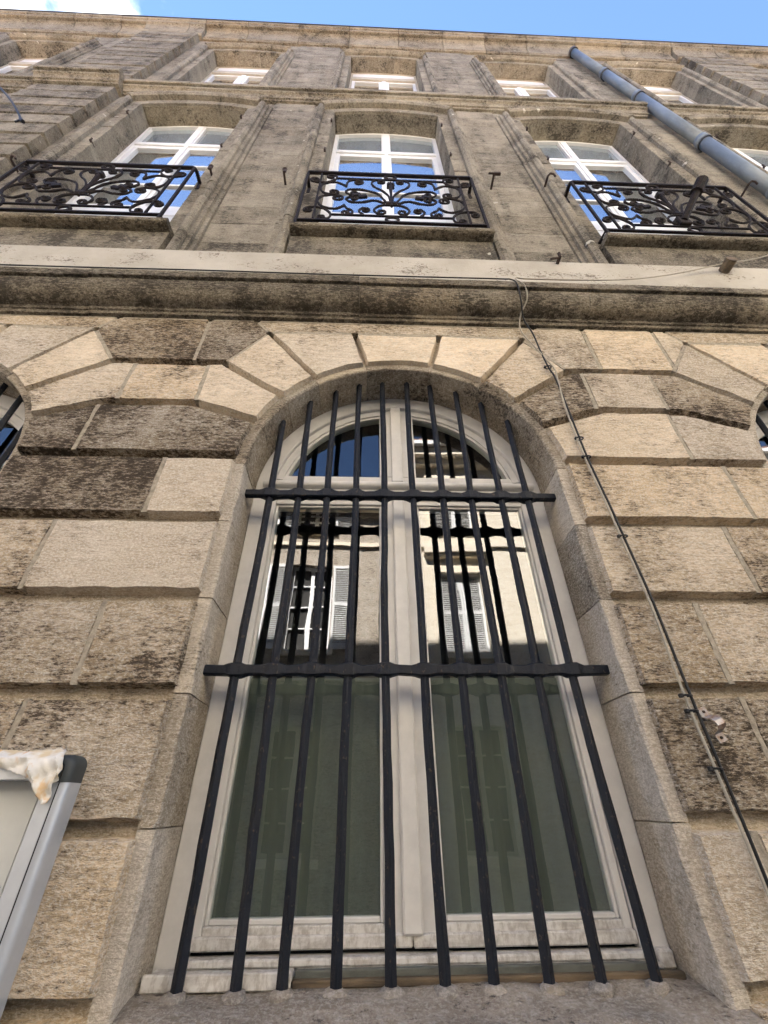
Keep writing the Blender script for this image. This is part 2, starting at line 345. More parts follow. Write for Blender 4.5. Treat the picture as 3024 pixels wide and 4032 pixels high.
def stone(name, poly, fl, yf, yb, parent, mat, dirt, groove=(0.016, 0.026), flush=(0.0015, 0.004), jit=0.0038, step=0.055, ydev=1.0):
    if area(poly) < 0:
        n = len(poly); poly = poly[::-1]; fl = [fl[(n-2-i) % n] for i in range(n)]
    back = offset_poly(poly, [groove[0] if f == 'g' else flush[0] for f in fl])
    front = offset_poly(poly, [groove[1] if f == 'g' else flush[1] for f in fl])
    n = len(poly); B = []; Fp = []
    for i in range(n):
        j = (i+1) % n; L = math.hypot(front[j][0]-front[i][0], front[j][1]-front[i][1]); k = max(1, int(L/step))
        for q in range(k):
            t = q/k; g = jit if fl[i] == 'g' else jit*0.5
            Fp.append((front[i][0]*(1-t)+front[j][0]*t+random.uniform(-g, g), front[i][1]*(1-t)+front[j][1]*t+random.uniform(-g, g)))
            B.append((back[i][0]*(1-t)+back[j][0]*t, back[i][1]*(1-t)+back[j][1]*t))
    m = len(B); mb = MB(); dy = random.uniform(-0.003, 0.003)
    vs = [(x, yb, z) for x, z in B]+[(x, yf+dy*ydev+random.uniform(0, jit), z) for x, z in Fp]
    fs = [tuple(range(m, 2*m))]+[(i, (i+1) % m, m+(i+1) % m, m+i) for i in range(m)]
    mb.add(vs, fs); return mb.build(name, mat, parent, dirt=dirt)
def rect(x0, x1, z0, z1): return [(x0, z0), (x1, z0), (x1, z1), (x0, z1)]

def profile_run(name, prof, x0, x1, parent, mat, dirt, wmin, wmax, gap=0.004, cuts=None, smooth=False, seg_label=None):
    """moulded stones laid end to end along x; prof: closed list (y,z)"""
    xs = [x0]
    if cuts: xs += [c for c in cuts if x0 < c < x1]
    else:
        while xs[-1] < x1-wmin*0.6: xs.append(xs[-1]+random.uniform(wmin, wmax))
        xs = [x for x in xs if x < x1-0.15]
    xs.append(x1)
    for a, b in zip(xs, xs[1:]):
        mb = MB(); dy = random.uniform(-0.003, 0.003); dz = random.uniform(-0.002, 0.002)
        k = max(1, int((b-a)/0.25)); rings = []
        for i in range(k+1):
            x = a+gap/2+(b-a-gap)*i/k
            rings.append([(x, y+dy+random.uniform(-0.0012, 0.0012), z+dz+random.uniform(-0.0012, 0.0012)) for y, z in prof])
        mb.loft(rings); o = mb.build(name, mat, parent, smooth='auto', dirt=max(0, dirt+random.uniform(-0.12, 0.12))); recalc(o)

# ------------------------------------------------------------------ the street
XL, XR = -9.0, 10.0
g = MB(); g.add([(-400, -400, -0.12), (400, -400, -0.12), (400, 400, -0.12), (-400, 400, -0.12)], [(0, 1, 2, 3)])
struct(g.build('ground', 'asphalt'))
g = MB(); g.box(-40, 40, -5.9, -1.5, -0.30, -0.116); struct(g.build('road', 'asphalt'))
for nm, y0, y1 in (('pavement', -1.5, 0.1), ('pavement', -7.4, -5.9)):
    g = MB(); g.box(-40, 40, y0, y1, -0.30, 0.0, 0.01); struct(g.build(nm, 'paving'))

# ------------------------------------------------------------------ the building
B = thing('stone_building', 'weathered limestone town building with arched ground floor windows and iron balconies', 'building')
P2 = 2.5
HW, ZS, ZSILL = 0.72, 2.90, 1.235
garch = [Arch(c, HW, 1.20, ZS, HW) for c in (-P2, 0, P2)]
m = MB(); wall_with_openings(m, XL, XR, -0.1, 4.03, [Arch(c, HW+0.02, 1.18, ZS, HW+0.02) for c in (-P2, 0, P2)], 0.020, 0.42); m.build('ground_floor_wall', 'jamb', B, dirt=0.35)

# --- rusticated blocks
ZJ = [-0.1, 0.22, 0.56, 0.90, 1.245, 1.573, 1.92, 2.247, 2.587, 2.927]
YF, YB = -0.030, 0.024
def pol(c, ang, r): a = rad(ang); return (c+r*math.sin(a), ZS+r*math.cos(a))
RB = 0.744
def arcpts(c, a0, a1, k=6): return [pol(c, a0+(a1-a0)*i/k, RB) for i in range(k+1)]
def blk(poly, fl, dirt, xj=(), dirts=None, gr=(0.016, 0.026)):
    pieces = []; rest, rf = poly, fl
    for x in sorted(xj):
        pieces.append(clip_x(rest, rf, x, True)); rest, rf = clip_x(rest, rf, x, False)
    pieces.append((rest, rf))
    for i, (p, f) in enumerate(pieces):
        d = dirts[i] if dirts else dirt+random.uniform(-0.1, 0.1)
        stone('stone_block', p, f, YF, YB, B, 'block', d, groove=gr, flush=(0.004, 0.011))
        for q in range(len(p)):
            if f[q] == 'f': pointing(p[q], p[(q+1) % len(p)])
DONE = []
def pointing(a, b):
    """wide lime joint between two flush stones"""
    key = ((a[0]+b[0])/2, (a[1]+b[1])/2)
    L = math.hypot(b[0]-a[0], b[1]-a[1])
    if L < 0.10 or any(math.hypot(key[0]-q[0], key[1]-q[1]) < 0.05 for q in DONE): return
    DONE.append(key); ux, uz = (b[0]-a[0])/L, (b[1]-a[1])/L; n = max(3, int(L/0.035)); l1, l2 = [], []
    for i in range(n+1):
        t = 0.020+(L-0.040)*i/n; w1, w2 = 0.0105+random.uniform(-.004, .004), 0.0105+random.uniform(-.004, .004)
        l1.append((a[0]+ux*t-uz*w1, a[1]+uz*t+ux*w1)); l2.append((a[0]+ux*t+uz*w2, a[1]+uz*t-ux*w2))
    mb = MB(); poly = l2+l1[::-1]
    mb.prism(poly if area(poly) > 0 else poly[::-1], YF+0.0035, YB-0.01); mb.build('mortar_joint', 'pointing', B)
def pier(a, b, rows, A, Bq, T):
    # rows: per course (joints, dirts); A: spring to joint A; Bq: joint A to joint B; T: spandrel
    for (z0, z1), (xj, ds) in zip(zip(ZJ, ZJ[1:]), rows):
        blk(rect(a+RB, b-RB, z0, z1), ['g']*4, 0.3, xj, ds)
    A70 = pol(a, 70, 1.10); B70 = pol(b, -70, 1.10); A53 = pol(a, 53.5, 1.18); B53 = pol(b, -53.5, 1.18)
    p = [(a+RB, 2.927), (b-RB, 2.927)]+arcpts(b, -87, -70)+[B70, A70]+arcpts(a, 70, 87)
    blk(p, ['g']*len(p), 0.3, *A)
    p = arcpts(a, 53.5, 70)+[A70, B70]+arcpts(b, -70, -53.5)+[B53, A53]
    blk(p, ['g']*len(p), 0.3, *Bq)
    for c, s, d in ((a, 1, T[2]), (b, -1, T[3])):
        p = arcpts(c, 37*s, 53.5*s)+[pol(c, 53.5*s, 1.18), pol(c, 37*s, 1.245)]
        fl = ['g']*len(p); fl[-2] = 'f'
        blk(p, fl, d, (), [d], (0.007, 0.018))
    p = [A53, B53, pol(b, -37, 1.245), pol(b, -37, 1.402), pol(a, 37, 1.402), pol(a, 37, 1.245)]
    blk(p, ['g', 'f', 'f', 'f', 'f', 'f'], 0.5, T[0], T[1])
def crown(c, d):
    for s in (-1, 1):
        p = arcpts(c, 14*s, 37*s)+[pol(c, 37*s, 1.25), pol(c, 14*s, 1.04)]
        fl = ['g']*len(p); fl[-2] = 'f'; blk(p, fl, 0, (), [d+random.uniform(-.05, .1)], (0.007, 0.018))
    p = arcpts(c, -14, 14)+[pol(c, 14, 1.04), pol(c, -14, 1.04)]; fl = ['g']*len(p); fl[-2] = 'f'; blk(p, fl, 0, (), [d], (0.007, 0.018))
    p = [pol(c, -37, 1.25), pol(c, -14, 1.04), pol(c, 14, 1.04), pol(c, 37, 1.25), pol(c, 37, 1.402), pol(c, -37, 1.402)]
    blk(p, ['f', 'f', 'f', 'f', 'f', 'f'], 0, (), [0.45])
low = [((), [0.4])]*4
pier(-P2, 0, low+[((-1.55,), [0.3, 0.32]), ((-1.2,), [0.5, 0.5]), ((-1.08,), [0.5, 0.55]), ((-1.40,), [0.4, 0.12]), ((-1.07,), [0.86, 0.12])],
     ((-1.49,), [0.80, 0.74]), ((-1.42, -1.03), [0.28, 0.30, 0.18]), ((-1.12,), [0.75, 0.72], 0.18, 0.22))
pier(0, P2, low+[((0.93,), [0.22, 0.25]), ((1.07,), [0.66, 0.62]), ((1.06,), [0.62, 0.36]), ((1.335,), [0.28, 0.5]), ((1.5,), [0.26, 0.3])],
     ((1.375,), [0.22, 0.26]), ((1.02, 1.40), [0.72, 0.38, 0.66]), ((1.145, 1.58), [0.40, 0.25, 0.28], 0.30, 0.30))
for c in (-P2, 0, P2): crown(c, 0.12)
for s in (-1, 1):          # plain courses beyond the outer arches
    for z0, z1 in zip(ZJ+[3.26, 3.60], ZJ[1:]+[3.26, 3.60, 4.02]):
        xs = sorted((s*3.95, s*(3.26 if z0 < 3.2 else 3.62)))
        blk(rect(xs[0], xs[1], z0, z1), ['g']*4, 0.4)
        xs = sorted((s*3.95, s*5.2)); blk(rect(xs[0], xs[1], z0, z1), ['g']*4, 0.4)

# --- jamb and arch stones (margin and reveal)
JP = [(0.050, 0.0), (0.010, 0.0), (0.003, 0.004), (0.0, 0.012), (0.004, 0.11), (0.006, 0.30), (0.050, 0.30)]
for ai, a in enumerate(garch):
    zz = [1.20, 1.573, 1.92, 2.247, 2.587, 2.90]
    for z0, z1 in zip(zz, zz[1:]):
        for sd_ in 'LR':
            mb = MB(); k = 5
            st = [(sd_, z0+0.002+(z1-z0-0.004)*i/k) for i in range(k+1)]
            rings = []
            for K, v in st:
                ring = []
                for n_, y_ in JP:
                    j = random.uniform(-0.0025, 0.0025) if n_ < 0.02 else 0
                    x, z = a.jamb(-1 if K == 'L' else 1, n_+j, v); ring.append((x, y_+(j if y_ < 0.02 else 0), z))
                rings.append(ring)
            mb.loft(rings); recalc(mb.build('jamb_stone', 'jamb', B, dirt=random.uniform(0.05, 0.5)))
    tt = [-90, -70, -53.5, -37, -14, 14, 37, 53.5, 70, 90]
    for t0, t1 in zip(tt, tt[1:]):
        mb = MB(); k = 6; a.sweep(mb, [(n_+random.uniform(-.001, .001), y_) for n_, y_ in JP], [('A', (t0+0.12+(t1-t0-0.24)*i/k)/90) for i in range(k+1)])
        recalc(mb.build('arch_stone', 'jamb', B, dirt=random.uniform(0.35, 0.8)))

# --- window sill stones, rough
def sill_stone(cx, parent):
    mb = MB(); nx, ny = 60, 14; vs = []; x0, x1 = cx-0.80, cx+0.80
    rs = random.Random(int(cx*10)+5)
    hgt = [[rs.uniform(-1, 1) for _ in range(nx+1)] for _ in range(ny+1)]
    prof = [(-0.075, 1.10), (-0.075, 1.16), (-0.068, 1.192), (-0.05, 1.206), (-0.02, 1.213), (0.0, 1.217), (0.03, 1.223), (0.06, 1.229), (0.09, 1.234), (0.12, 1.237), (0.16, 1.240), (0.20, 1.242), (0.25, 1.243), (0.30, 1.243), (0.30, 1.10)]
    for j, (y, z) in enumerate(prof):
        for i in range(nx+1):
            h = hgt[j][i]; h2 = math.sin(i*0.37+j*0.8+cx)*0.003+math.sin(i*0.11-j)*0.003
            vs.append((x0+(x1-x0)*i/nx, y+h*0.0018, z+(h*0.0022+h2 if 0 < j < 14 else 0)))
    fs = [(j*(nx+1)+i, j*(nx+1)+i+1, (j+1)*(nx+1)+i+1, (j+1)*(nx+1)+i) for j in range(len(prof)-1) for i in range(nx)]
    mb.add(vs, fs); o = mb.build('window_sill', 'sill', parent, smooth=True, dirt=0.4); return o
for c in (-P2, 0, P2): sill_stone(c, B)

# --- ground floor windows
def ground_window(cx):
    W = part('arched_window', B); a = Arch(cx, HW+0.004, 1.245, ZS, HW+0.004); yf = 0.212
    full = lambda zb: [('L', zb), ('L', 2.2)]+[('A', -1+i/18) for i in range(37)]+[('R', 2.2), ('R', zb)]
    def ring(name, mat, n0, n1, y0, y1, zb, bev=0.004):
        mb = MB(); a.sweep(mb, [(n0, y1), (n0, y0+bev), (n0-bev, y0), (n1+bev, y0), (n1, y0+bev), (n1, y1)], full(zb)); return recalc(mb.build(name, mat, W))
    ring('fixed_frame', 'pvc', 0.0, -0.082, yf, yf+0.09, 1.25)
    b = lambda nm, x0, x1, y0, y1, z0, z1, mat='pvc', bev=0.003: pbox(nm, mat, W, cx+x0, cx+x1, y0, y1, z0, z1, bev)
    # arch light: sash ring, bottom rail, mullion
    def archring(name, n0, n1, y0, y1, zlo):
        ph = math.acos(max(-1, min(1, (zlo-ZS)/(a.R+n1))))/math.pi*2
        mb = MB(); a.sweep(mb, [(n0, y1), (n0, y0), (n1, y0), (n1, y1)], [('A', ph*(-1+i/18)) for i in range(37)]); return recalc(mb.build(name, 'pvc', W))
    archring('arch_sash', -0.0815, -0.118, yf+0.022, yf+0.09, 3.0)
    archring('glazing_bead', -0.1182, -0.132, yf+0.032, yf+0.07, 3.02)
    b('transom_rail', -0.60, 0.60, yf+0.024, yf+0.088, 2.99, 3.030)
    b('gasket', -0.63, 0.63, yf+0.03, yf+0.08, 2.972, 2.9895, 'gasket', 0)
    mb = MB()  # bull nosed drip
    pr = [(yf+0.06, 2.932)]+[(yf-0.004-0.020*math.cos(t), 2.951+0.019*math.sin(t)) for t in [math.pi*(-0.5+i/8) for i in range(9)]]+[(yf+0.06, 2.971)]
    mb.loft([[(x, y, z) for y, z in pr] for x in (cx-0.685, cx+0.685)]); recalc(mb.build('drip_mould', 'pvc', W, smooth='auto'))
    b('transom_frame', -0.639, 0.639, yf+0.004, yf+0.086, 2.876, 2.9315)
    b('arch_mullion', -0.10, 0.092, yf+0.0235, yf+0.086, 3.0305, 3.565)
    b('mullion_cover', -0.037, 0.021, yf+0.002, yf+0.0215, 2.985, 3.61)
    # casements
    for s, x0, x1 in ((-1, -0.640, -0.010), (1, -0.0085, 0.640)):
        gx0, gx1 = (x0+0.026, -0.090) if s < 0 else (0.082, x1-0.026)
        z0, z1, zg0, zg1 = 1.300, 2.872, 1.338, 2.845
        y = yf+0.018
        b('casement_stile', x0, gx0, y, y+0.07, z0, z1); b('casement_stile', gx1, x1, y, y+0.07, z0, z1)
        b('casement_rail', gx0+0.0005, gx1-0.0005, y+0.001, y+0.07, zg1, z1)
        b('casement_rail', gx0+0.0005, gx1-0.0005, y+0.001, y+0.07, z0, zg0, 'pvc_dirty')
        for q in ((gx0, gx0+0.012, zg0, zg1), (gx1-0.012, gx1, zg0, zg1), (gx0+0.0125, gx1-0.0125, zg1-0.012, zg1), (gx0+0.0125, gx1-0.0125, zg0, zg0+0.014)):
            b('glazing_bead', q[0], q[1], y+0.012, y+0.05, q[2], q[3], 'pvc', 0.003)
        mb = MB(); mb.prism([(cx+gx0+0.004, zg0+0.004), (cx+gx1-0.004, zg0+0.004), (cx+gx1-0.004, zg1-0.004), (cx+gx0+0.004, zg1-0.004)], y+0.024, y+0.030, 0, 1)
        mb.build('pane', 'glass', W, mats=['glass', 'clear'])
        # film on the inside of the lower half
        mb = MB(); nx = 60; r0 = []; zt = 2.030
        for z in (1.33, 1.7, zt):
            r0.append([(cx+gx0-0.02+(gx1-gx0+0.04)*i/nx, y+0.040+0.002*math.sin(i*0.55+s)+0.001*math.sin(i*1.31), z) for i in range(nx+1)])
        vs = sum(r0, []); fs = [(j*(nx+1)+i, j*(nx+1)+i+1, (j+1)*(nx+1)+i+1, (j+1)*(nx+1)+i) for j in range(2) for i in range(nx)]
        mb.add(vs, fs); mb.build('privacy_film', 'film', W, smooth=True)
        # arch pane
        xa, xb = (cx-0.60, cx-0.098) if s < 0 else (cx+0.090, cx+0.60)
        xs = [xb+(xa-xb)*i/14 for i in range(15)]
        poly = [(xa, 3.028), (xb, 3.028)]+[(x, max(3.03, a.arcx(-0.128, x))) for x in xs]
        mb = MB(); mb.prism(poly, yf+0.045, yf+0.050, 0, 1); mb.build('pane', 'glass', W, mats=['glass', 'clear'])
    b('astragal', -0.037, 0.021, yf-0.006, yf+0.0175, 1.315, 2.874, 'pvc', 0.006)
    b('drip_rail', -0.638, -0.0105, yf+0.004, yf+0.0178, 1.290, 1.320, 'pvc_dirty', 0.004); b('drip_rail', -0.008, 0.640, yf+0.004, yf+0.0178, 1.288, 1.319, 'pvc_dirty', 0.004)
    b('gasket', -0.637, 0.637, yf+0.03, yf+0.08, 1.2795, 1.2995, 'gasket', 0)
    b('frame_sill', -0.66, 0.66, yf-0.020, yf+0.085, 1.262, 1.279, 'pvc_dirty', 0.004)
    b('sill_board', -0.715, -0.335, yf-0.085, yf+0.02, 1.246, 1.2605, 'pvc_dirty', 0.004); b('sill_upstand', -0.715, -0.336, yf-0.088, yf-0.0755, 1.236, 1.269, 'pvc_dirty', 0.003)
    b('sill_board', -0.333, 0.67, yf-0.045, yf+0.02, 1.249, 1.2605, 'pvc_dirty', 0.003); b('slate_strip', -0.330, 0.640, yf-0.062, yf-0.0455, 1.244, 1.266, 'slate_strip', 0.002)
    b('wood_strip', -0.333, 0.705, yf-0.080, yf-0.0625, 1.236, 1.252, 'wood', 0.003); b('sill_end', 0.672, 0.715, yf-0.03, yf+0.01, 1.244, 1.285, 'pvc_dirty', 0.006)
    return W
for c in (-P2, 0, P2): ground_window(c)
pbox('room_backdrop', 'room', B, XL, XR, 2.2, 2.3, 0, 14, 0)
for z0 in (0.0, 4.1, 9.5): pbox('floor_slab', 'room', B, XL, XR, 0.5, 2.19, z0, z0+0.2)

# --- cornice over the ground floor
CP = [(0.30, 4.022), (-0.028, 4.022), (-0.048, 4.024), (-0.050, 4.048), (-0.060, 4.052), (-0.064, 4.070), (-0.073, 4.074)]
for i in range(1, 9):
    t = i/9*math.pi/2; CP.append((-0.073-0.095*math.sin(t), 4.190-0.116*math.cos(t)))
CP += [(-0.170, 4.190), (-0.160, 4.193), (-0.162, 4.204), (-0.184, 4.206), (-0.187, 4.215), (-0.187, 4.262), (-0.180, 4.273), (0.0, 4.305), (0.30, 4.31)]
random.seed(21)
profile_run('cornice_stone', CP, XL, XR, B, 'cornice', 0.60, 0.6, 1.15, gap=0.003)

# --- plaster band and upper walls
pbox('plaster_band', 'plaster', B, XL, XR, 0.0, 0.30, 4.27, 4.970, 0.004)
AX = [-6.1, -2.53, 0.0, 2.5, 5.0, 8.6]
YU = 0.09
f1 = [Arch(x, 0.69, 5.28, 9.20, 0.14) for x in AX]; f2 = [Arch(x, 0.614, 9.94, 13.07, 0.09) for x in AX]
m = MB(); wall_with_openings(m, XL, XR, 4.30, 9.70, [Arch(x, 0.71, 5.28, 9.218, 0.142) for x in AX], YU+0.012, 0.50, 10); m.build('first_floor_wall', 'upper', B, dirt=0.4)
m = MB(); wall_with_openings(m, XL, XR, 9.701, 14.22, [Arch(x, 0.634, 9.94, 13.088, 0.092) for x in AX], YU+0.012, 0.50, 10); m.build('second_floor_wall', 'upper', B, dirt=0.35)
PIL = [(-4.75, -3.68), (6.15, 7.25)]
random.seed(5)
def panels(half, z0, z1, h):
    edges = [XL]
    for x in AX: edges += [x-half, x+half]
    edges.append(XR); spans = [(edges[i], edges[i+1]) for i in range(0, len(edges), 2)]
    for a, b in spans:
        sp = [(a, b)]
        for p, q in PIL:
            sp = [r for u, v in sp for r in (((u, p), (q, v)) if u < p and v > q else ((u, v),))]
        for u, v in sp:
            if v-u < 0.05: continue
            n = round((z1-z0)/h)
            for i in range(n):
                za, zb = z0+(z1-z0)*i/n, z0+(z1-z0)*(i+1)/n
                cut = [] if v-u < 0.75 else [u+(v-u)*random.uniform(0.35, 0.65)]
                xs = [u]+cut+[v]
                for p, q in zip(xs, xs[1:]):
                    d = random.uniform(0.25, 0.5)+(0.35 if i == 0 and z0 < 6 else 0)
                    stone('ashlar_block', rect(p, q, za, zb), ['f']*4, YU, YU+0.03, B, 'upper', d, flush=(0.0008, 0.0028), jit=0.0012, step=0.2, ydev=0.3)
panels(0.99, 4.965, 9.672, 0.362); panels(0.862, 9.94, 14.192, 0.362)
# stone surrounds
SP1 = [(0.0, 0.30), (0.0, YU-0.028), (0.004, YU-0.032), (0.135, YU-0.032), (0.138, YU-0.066), (0.165, YU-0.086), (0.195, YU-0.088), (0.218, YU-0.070), (0.222, YU-0.046), (0.258, YU-0.044), (0.264, YU-0.018), (0.296, YU-0.016), (0.298, YU+0.005), (0.298, 0.20)]
SP2 = [(n_*0.83, y_) for n_, y_ in SP1]
def surround(a, prof, z0, h, ns, d0):
    ztop = a.top(0); n = round((ztop-z0)/h)
    for sd_ in 'LR':
        for i in range(n):
            za = z0+(ztop-z0)*i/n+0.0015; zb = z0+(ztop-z0)*(i+1)/n-0.0015; mb = MB(); dy = random.uniform(-0.003, 0.003)
            pr = [(n_, y_+dy) for n_, y_ in prof]
            a.sweep(mb, pr, [(sd_, za), (sd_, None if i == n-1 else zb)]); recalc(mb.build('surround_stone', 'upper', B, dirt=random.uniform(d0, d0+0.3)))
    for i in range(ns):
        mb = MB(); t0, t1 = -1+2*i/ns+0.003, -1+2*(i+1)/ns-0.003
        a.sweep(mb, [(n_, y_-(0.022 if 0.13 < n_ < 0.225 and y_ < YU-0.04 else 0)) for n_, y_ in prof], [('A', t0+(t1-t0)*k/3) for k in range(4)]); recalc(mb.build('surround_stone', 'upper', B, dirt=random.uniform(d0, d0+0.25)))
def soffit_shade(a, y1):  # added dark lining of the window heads: soffit shade and soot in its colour
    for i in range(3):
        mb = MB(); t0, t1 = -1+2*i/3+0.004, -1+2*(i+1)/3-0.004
        a.sweep(mb, [(-0.012, YU+0.0), (-0.012, y1), (0.05, y1), (0.05, YU+0.0)], [('A', t0+(t1-t0)*k/3) for k in range(4)]); recalc(mb.build('soffit_shade_stone', 'cornice', B, dirt=random.uniform(0.35, 0.6)))
for a in f1: soffit_shade(a, 0.289)
for a in f2: soffit_shade(a, 0.269)
for a in f1: surround(a, SP1, 4.972, 0.36, 5, 0.25)
for a in f2: surround(a, SP2, 9.945, 0.36, 5, 0.2)
# corner strips in rusticated courses
for (p, q) in PIL:
    for z0, z1 in ((4.972, 9.675), (9.95, 14.195)):
        n = round((z1-z0)/0.36)
        for i in range(n):
            stone('quoin_block', rect(p, q, z0+(z1-z0)*i/n, z0+(z1-z0)*(i+1)/n), ['g', 'f', 'g', 'f'], YU-0.105, YU+0.02, B, 'upper', random.uniform(0.3, 0.6), groove=(0.012, 0.034), flush=(0.001, 0.006), jit=0.004, step=0.15)
    pbox('pilaster_core', 'upper', B, p+0.03, q-0.03, YU-0.07, YU+0.05, 4.96, 14.2, 0, 0.5)
# string course under the second floor windows, with a gap for the downpipe
def shift(pr, dy): return [(y if y > 0.2 else y-dy, z) for y, z in pr]
ST = [(0.30, 9.672), (YU-0.03, 9.672), (YU-0.035, 9.70), (YU-0.055, 9.705)]+[(YU-0.055-0.045*(1-math.cos(t)), 9.71+0.07*math.sin(t)) for t in [math.pi/2*i/5 for i in range(1, 6)]]+[(YU-0.106, 9.79), (YU-0.106, 9.812), (YU-0.078, 9.815), (YU-0.078, 9.838), (YU-0.130, 9.834), (YU-0.138, 9.842), (YU-0.138, 9.93), (YU-0.12, 9.945), (0.30, 9.95)]
for x0, x1, dy in ((XL, -4.79, 0), (-4.785, -3.64, 0.10), (-3.635, 3.765, 0), (3.985, 6.105, 0), (6.11, 7.29, 0.10), (7.295, XR, 0)):
    profile_run('string_course_stone', shift(ST, dy), x0, x1, B, 'cornice', 0.42, 0.7, 1.3)
# crowning cornice
TC = [(0.30, 14.19), (YU-0.03, 14.19), (YU-0.035, 14.225), (YU-0.05, 14.235)]+[(YU-0.05-0.065*(1-math.cos(t)), 14.24+0.36*math.sin(t)) for t in [math.pi/2*i/6 for i in range(1, 7)]]+[(YU-0.118, 14.602), (YU-0.130, 14.606), (YU-0.132, 14.628), (YU-0.085, 14.632), (YU-0.085, 14.662), (YU-0.172, 14.650), (YU-0.188, 14.660), (YU-0.190, 14.735), (YU-0.176, 14.740), (YU-0.178, 14.748), (YU-0.206, 14.755)]+[(YU-0.206-0.014*math.sin(t), 14.79-0.03*math.cos(t)) for t in [math.pi/2*i/3 for i in range(1, 4)]]+[(YU-0.222, 14.815), (0.30, 14.83)]
def shift_low(pr, dy): return [(y if y > 0.2 else min(y-dy, YU-0.06) if z < 14.63 else (y if z > 14.64 else min(y, YU-0.10)), z) for y, z in pr] if dy else pr
for x0, x1, dy in ((XL, -4.81, 0), (-4.805, -3.62, 0.055), (-3.615, 6.085, 0), (6.09, 7.31, 0.055), (7.315, XR, 0)):
    profile_run('crowning_cornice_stone', shift_low(TC, dy), x0, x1, B, 'cornice', 0.42, 0.8, 1.1, gap=0.012)
pbox('gutter_edge', 'zinc', B, XL, XR, YU-0.236, YU-0.08, 14.832, 14.856, 0.004)
m = MB(); m.add([(XL, -0.135, 14.86), (XR, -0.135, 14.86), (XR, 5.2, 17.0), (XL, 5.2, 17.0), (XL, 5.2, 14.6), (XR, 5.2, 14.6), (XL, -0.135, 14.835), (XR, -0.135, 14.835)], [(0, 1, 2, 3), (3, 2, 5, 4), (6, 7, 1, 0), (4, 5, 7, 6), (0, 3, 4, 6), (1, 7, 5, 2)])
m.build('roof', 'tile', B)
m = MB(); m.box(XL, XR, 5.2, 9.0, -0.1, 14.9); m.box(XL, XL+0.3, 0.5, 5.2, -0.1, 14.6); m.box(XR-0.3, XR, 0.5, 5.2, -0.1, 14.6); m.build('rear_wall', 'upper', B, dirt=0.3)
# sills of the first floor windows: apron, slab
for i, x in enumerate(AX):
    stone('apron_stone', rect(x-0.80, x+0.80, 4.972, 5.281), ['f']*4, 0.004, 0.2, B, 'upper', 0.6, jit=0.003)
    pr = [(0.28, 5.282), (-0.052, 5.282), (-0.068, 5.288), (-0.074, 5.300), (-0.076, 5.318), (-0.070, 5.332), (-0.060, 5.338), (0.28, 5.340)]
    mb = MB(); mb.loft([[(x+u, y+random.uniform(-.002, .002), z) for y, z in pr] for u in (-0.80, -0.4, 0, 0.4, 0.80)]); recalc(mb.build('balcony_slab', 'cornice', B, dirt=0.6))

# --- upper windows
def first_window(ax):
    W = part('french_window', B); a = Arch(ax, 0.70, 5.30, 9.20, 0.14); y = 0.29
    b = lambda nm, x0, x1, y0, y1, z0, z1, mat='white', bev=0.003: pbox(nm, mat, W, ax+x0, ax+x1, y0, y1, z0, z1, bev)
    mb = MB(); a.sweep(mb, [(0.0, y+0.07), (0.0, y), (-0.055, y), (-0.055, y+0.07)], [('L', 5.30)]+[('A', -1+i/5) for i in range(11)]+[('R', 5.30)]); recalc(mb.build('frame', 'white', W))
    b('transom', -0.645, 0.645, y-0.008, y+0.06, 8.455, 8.530); b('mullion', -0.04, 0.04, y-0.006, y+0.06, 8.546, 9.28)
    pbox('pane_lightener', 'white', W, ax-0.64, ax+0.64, y+0.10, y+0.105, 5.35, 8.45)  # white sheet added behind the panes to make them look paler
    for s in (-1, 1):
        x0, x1 = (-0.645, -0.004) if s < 0 else (0.004, 0.645)
        b('stile', x0, x0+0.058, y+0.01, y+0.06, 5.31, 8.454); b('stile', x1-0.058, x1, y+0.01, y+0.06, 5.31, 8.454)
        gx0, gx1 = x0+0.0585, x1-0.0585
        b('rail', gx0, gx1, y+0.011, y+0.06, 8.37, 8.454); b('kick_panel', gx0, gx1, y+0.016, y+0.05, 5.31, 6.38)
        for z in (5.62, 5.95): b('panel_joint', gx0, gx1, y+0.012, y+0.0155, z, z+0.012, 'beige_wood', 0)
        zs = [6.38, 6.60, 7.19, 7.80, 8.37]
        if s < 0: b('astragal', -0.022, 0.022, y-0.004, y+0.0095, 5.315, 8.453)
        b('rail', gx0, gx1, y+0.009, y+0.055, 6.381, 6.60)
        for z0, z1 in zip(zs[1:], zs[2:]):
            mb = MB(); mb.prism(rect(ax+gx0, ax+gx1, z0+0.02, z1-0.018), y+0.034, y+0.039, 0, 1); mb.build('pane', 'coated', W, mats=['coated', 'clear'])
        for z in zs[2:4]: b('glazing_bar', gx0, gx1, y+0.014, y+0.05, z-0.018, z+0.02)
        b('top_frame', x0+0.0, x0+0.055, y+0.006, y+0.06, 8.546, 9.30 if s > 0 else 9.22) if s > 0 else b('top_frame', x1-0.055, x1, y+0.006, y+0.06, 8.546, 9.30)
        xs = (x0+0.0, x1-0.05) if s < 0 else (x0+0.05, x1)
        mb = MB(); mb.prism([(ax+xs[0], 8.54), (ax+xs[1], 8.54)]+[(ax+xs[1]+(xs[0]-xs[1])*i/6, a.arcx(-0.05, ax+xs[1]+(xs[0]-xs[1])*i/6)) for i in range(7)], y+0.034, y+0.039, 0, 1); mb.build('pane', 'frosted', W, mats=['frosted', 'clear'])
    return W
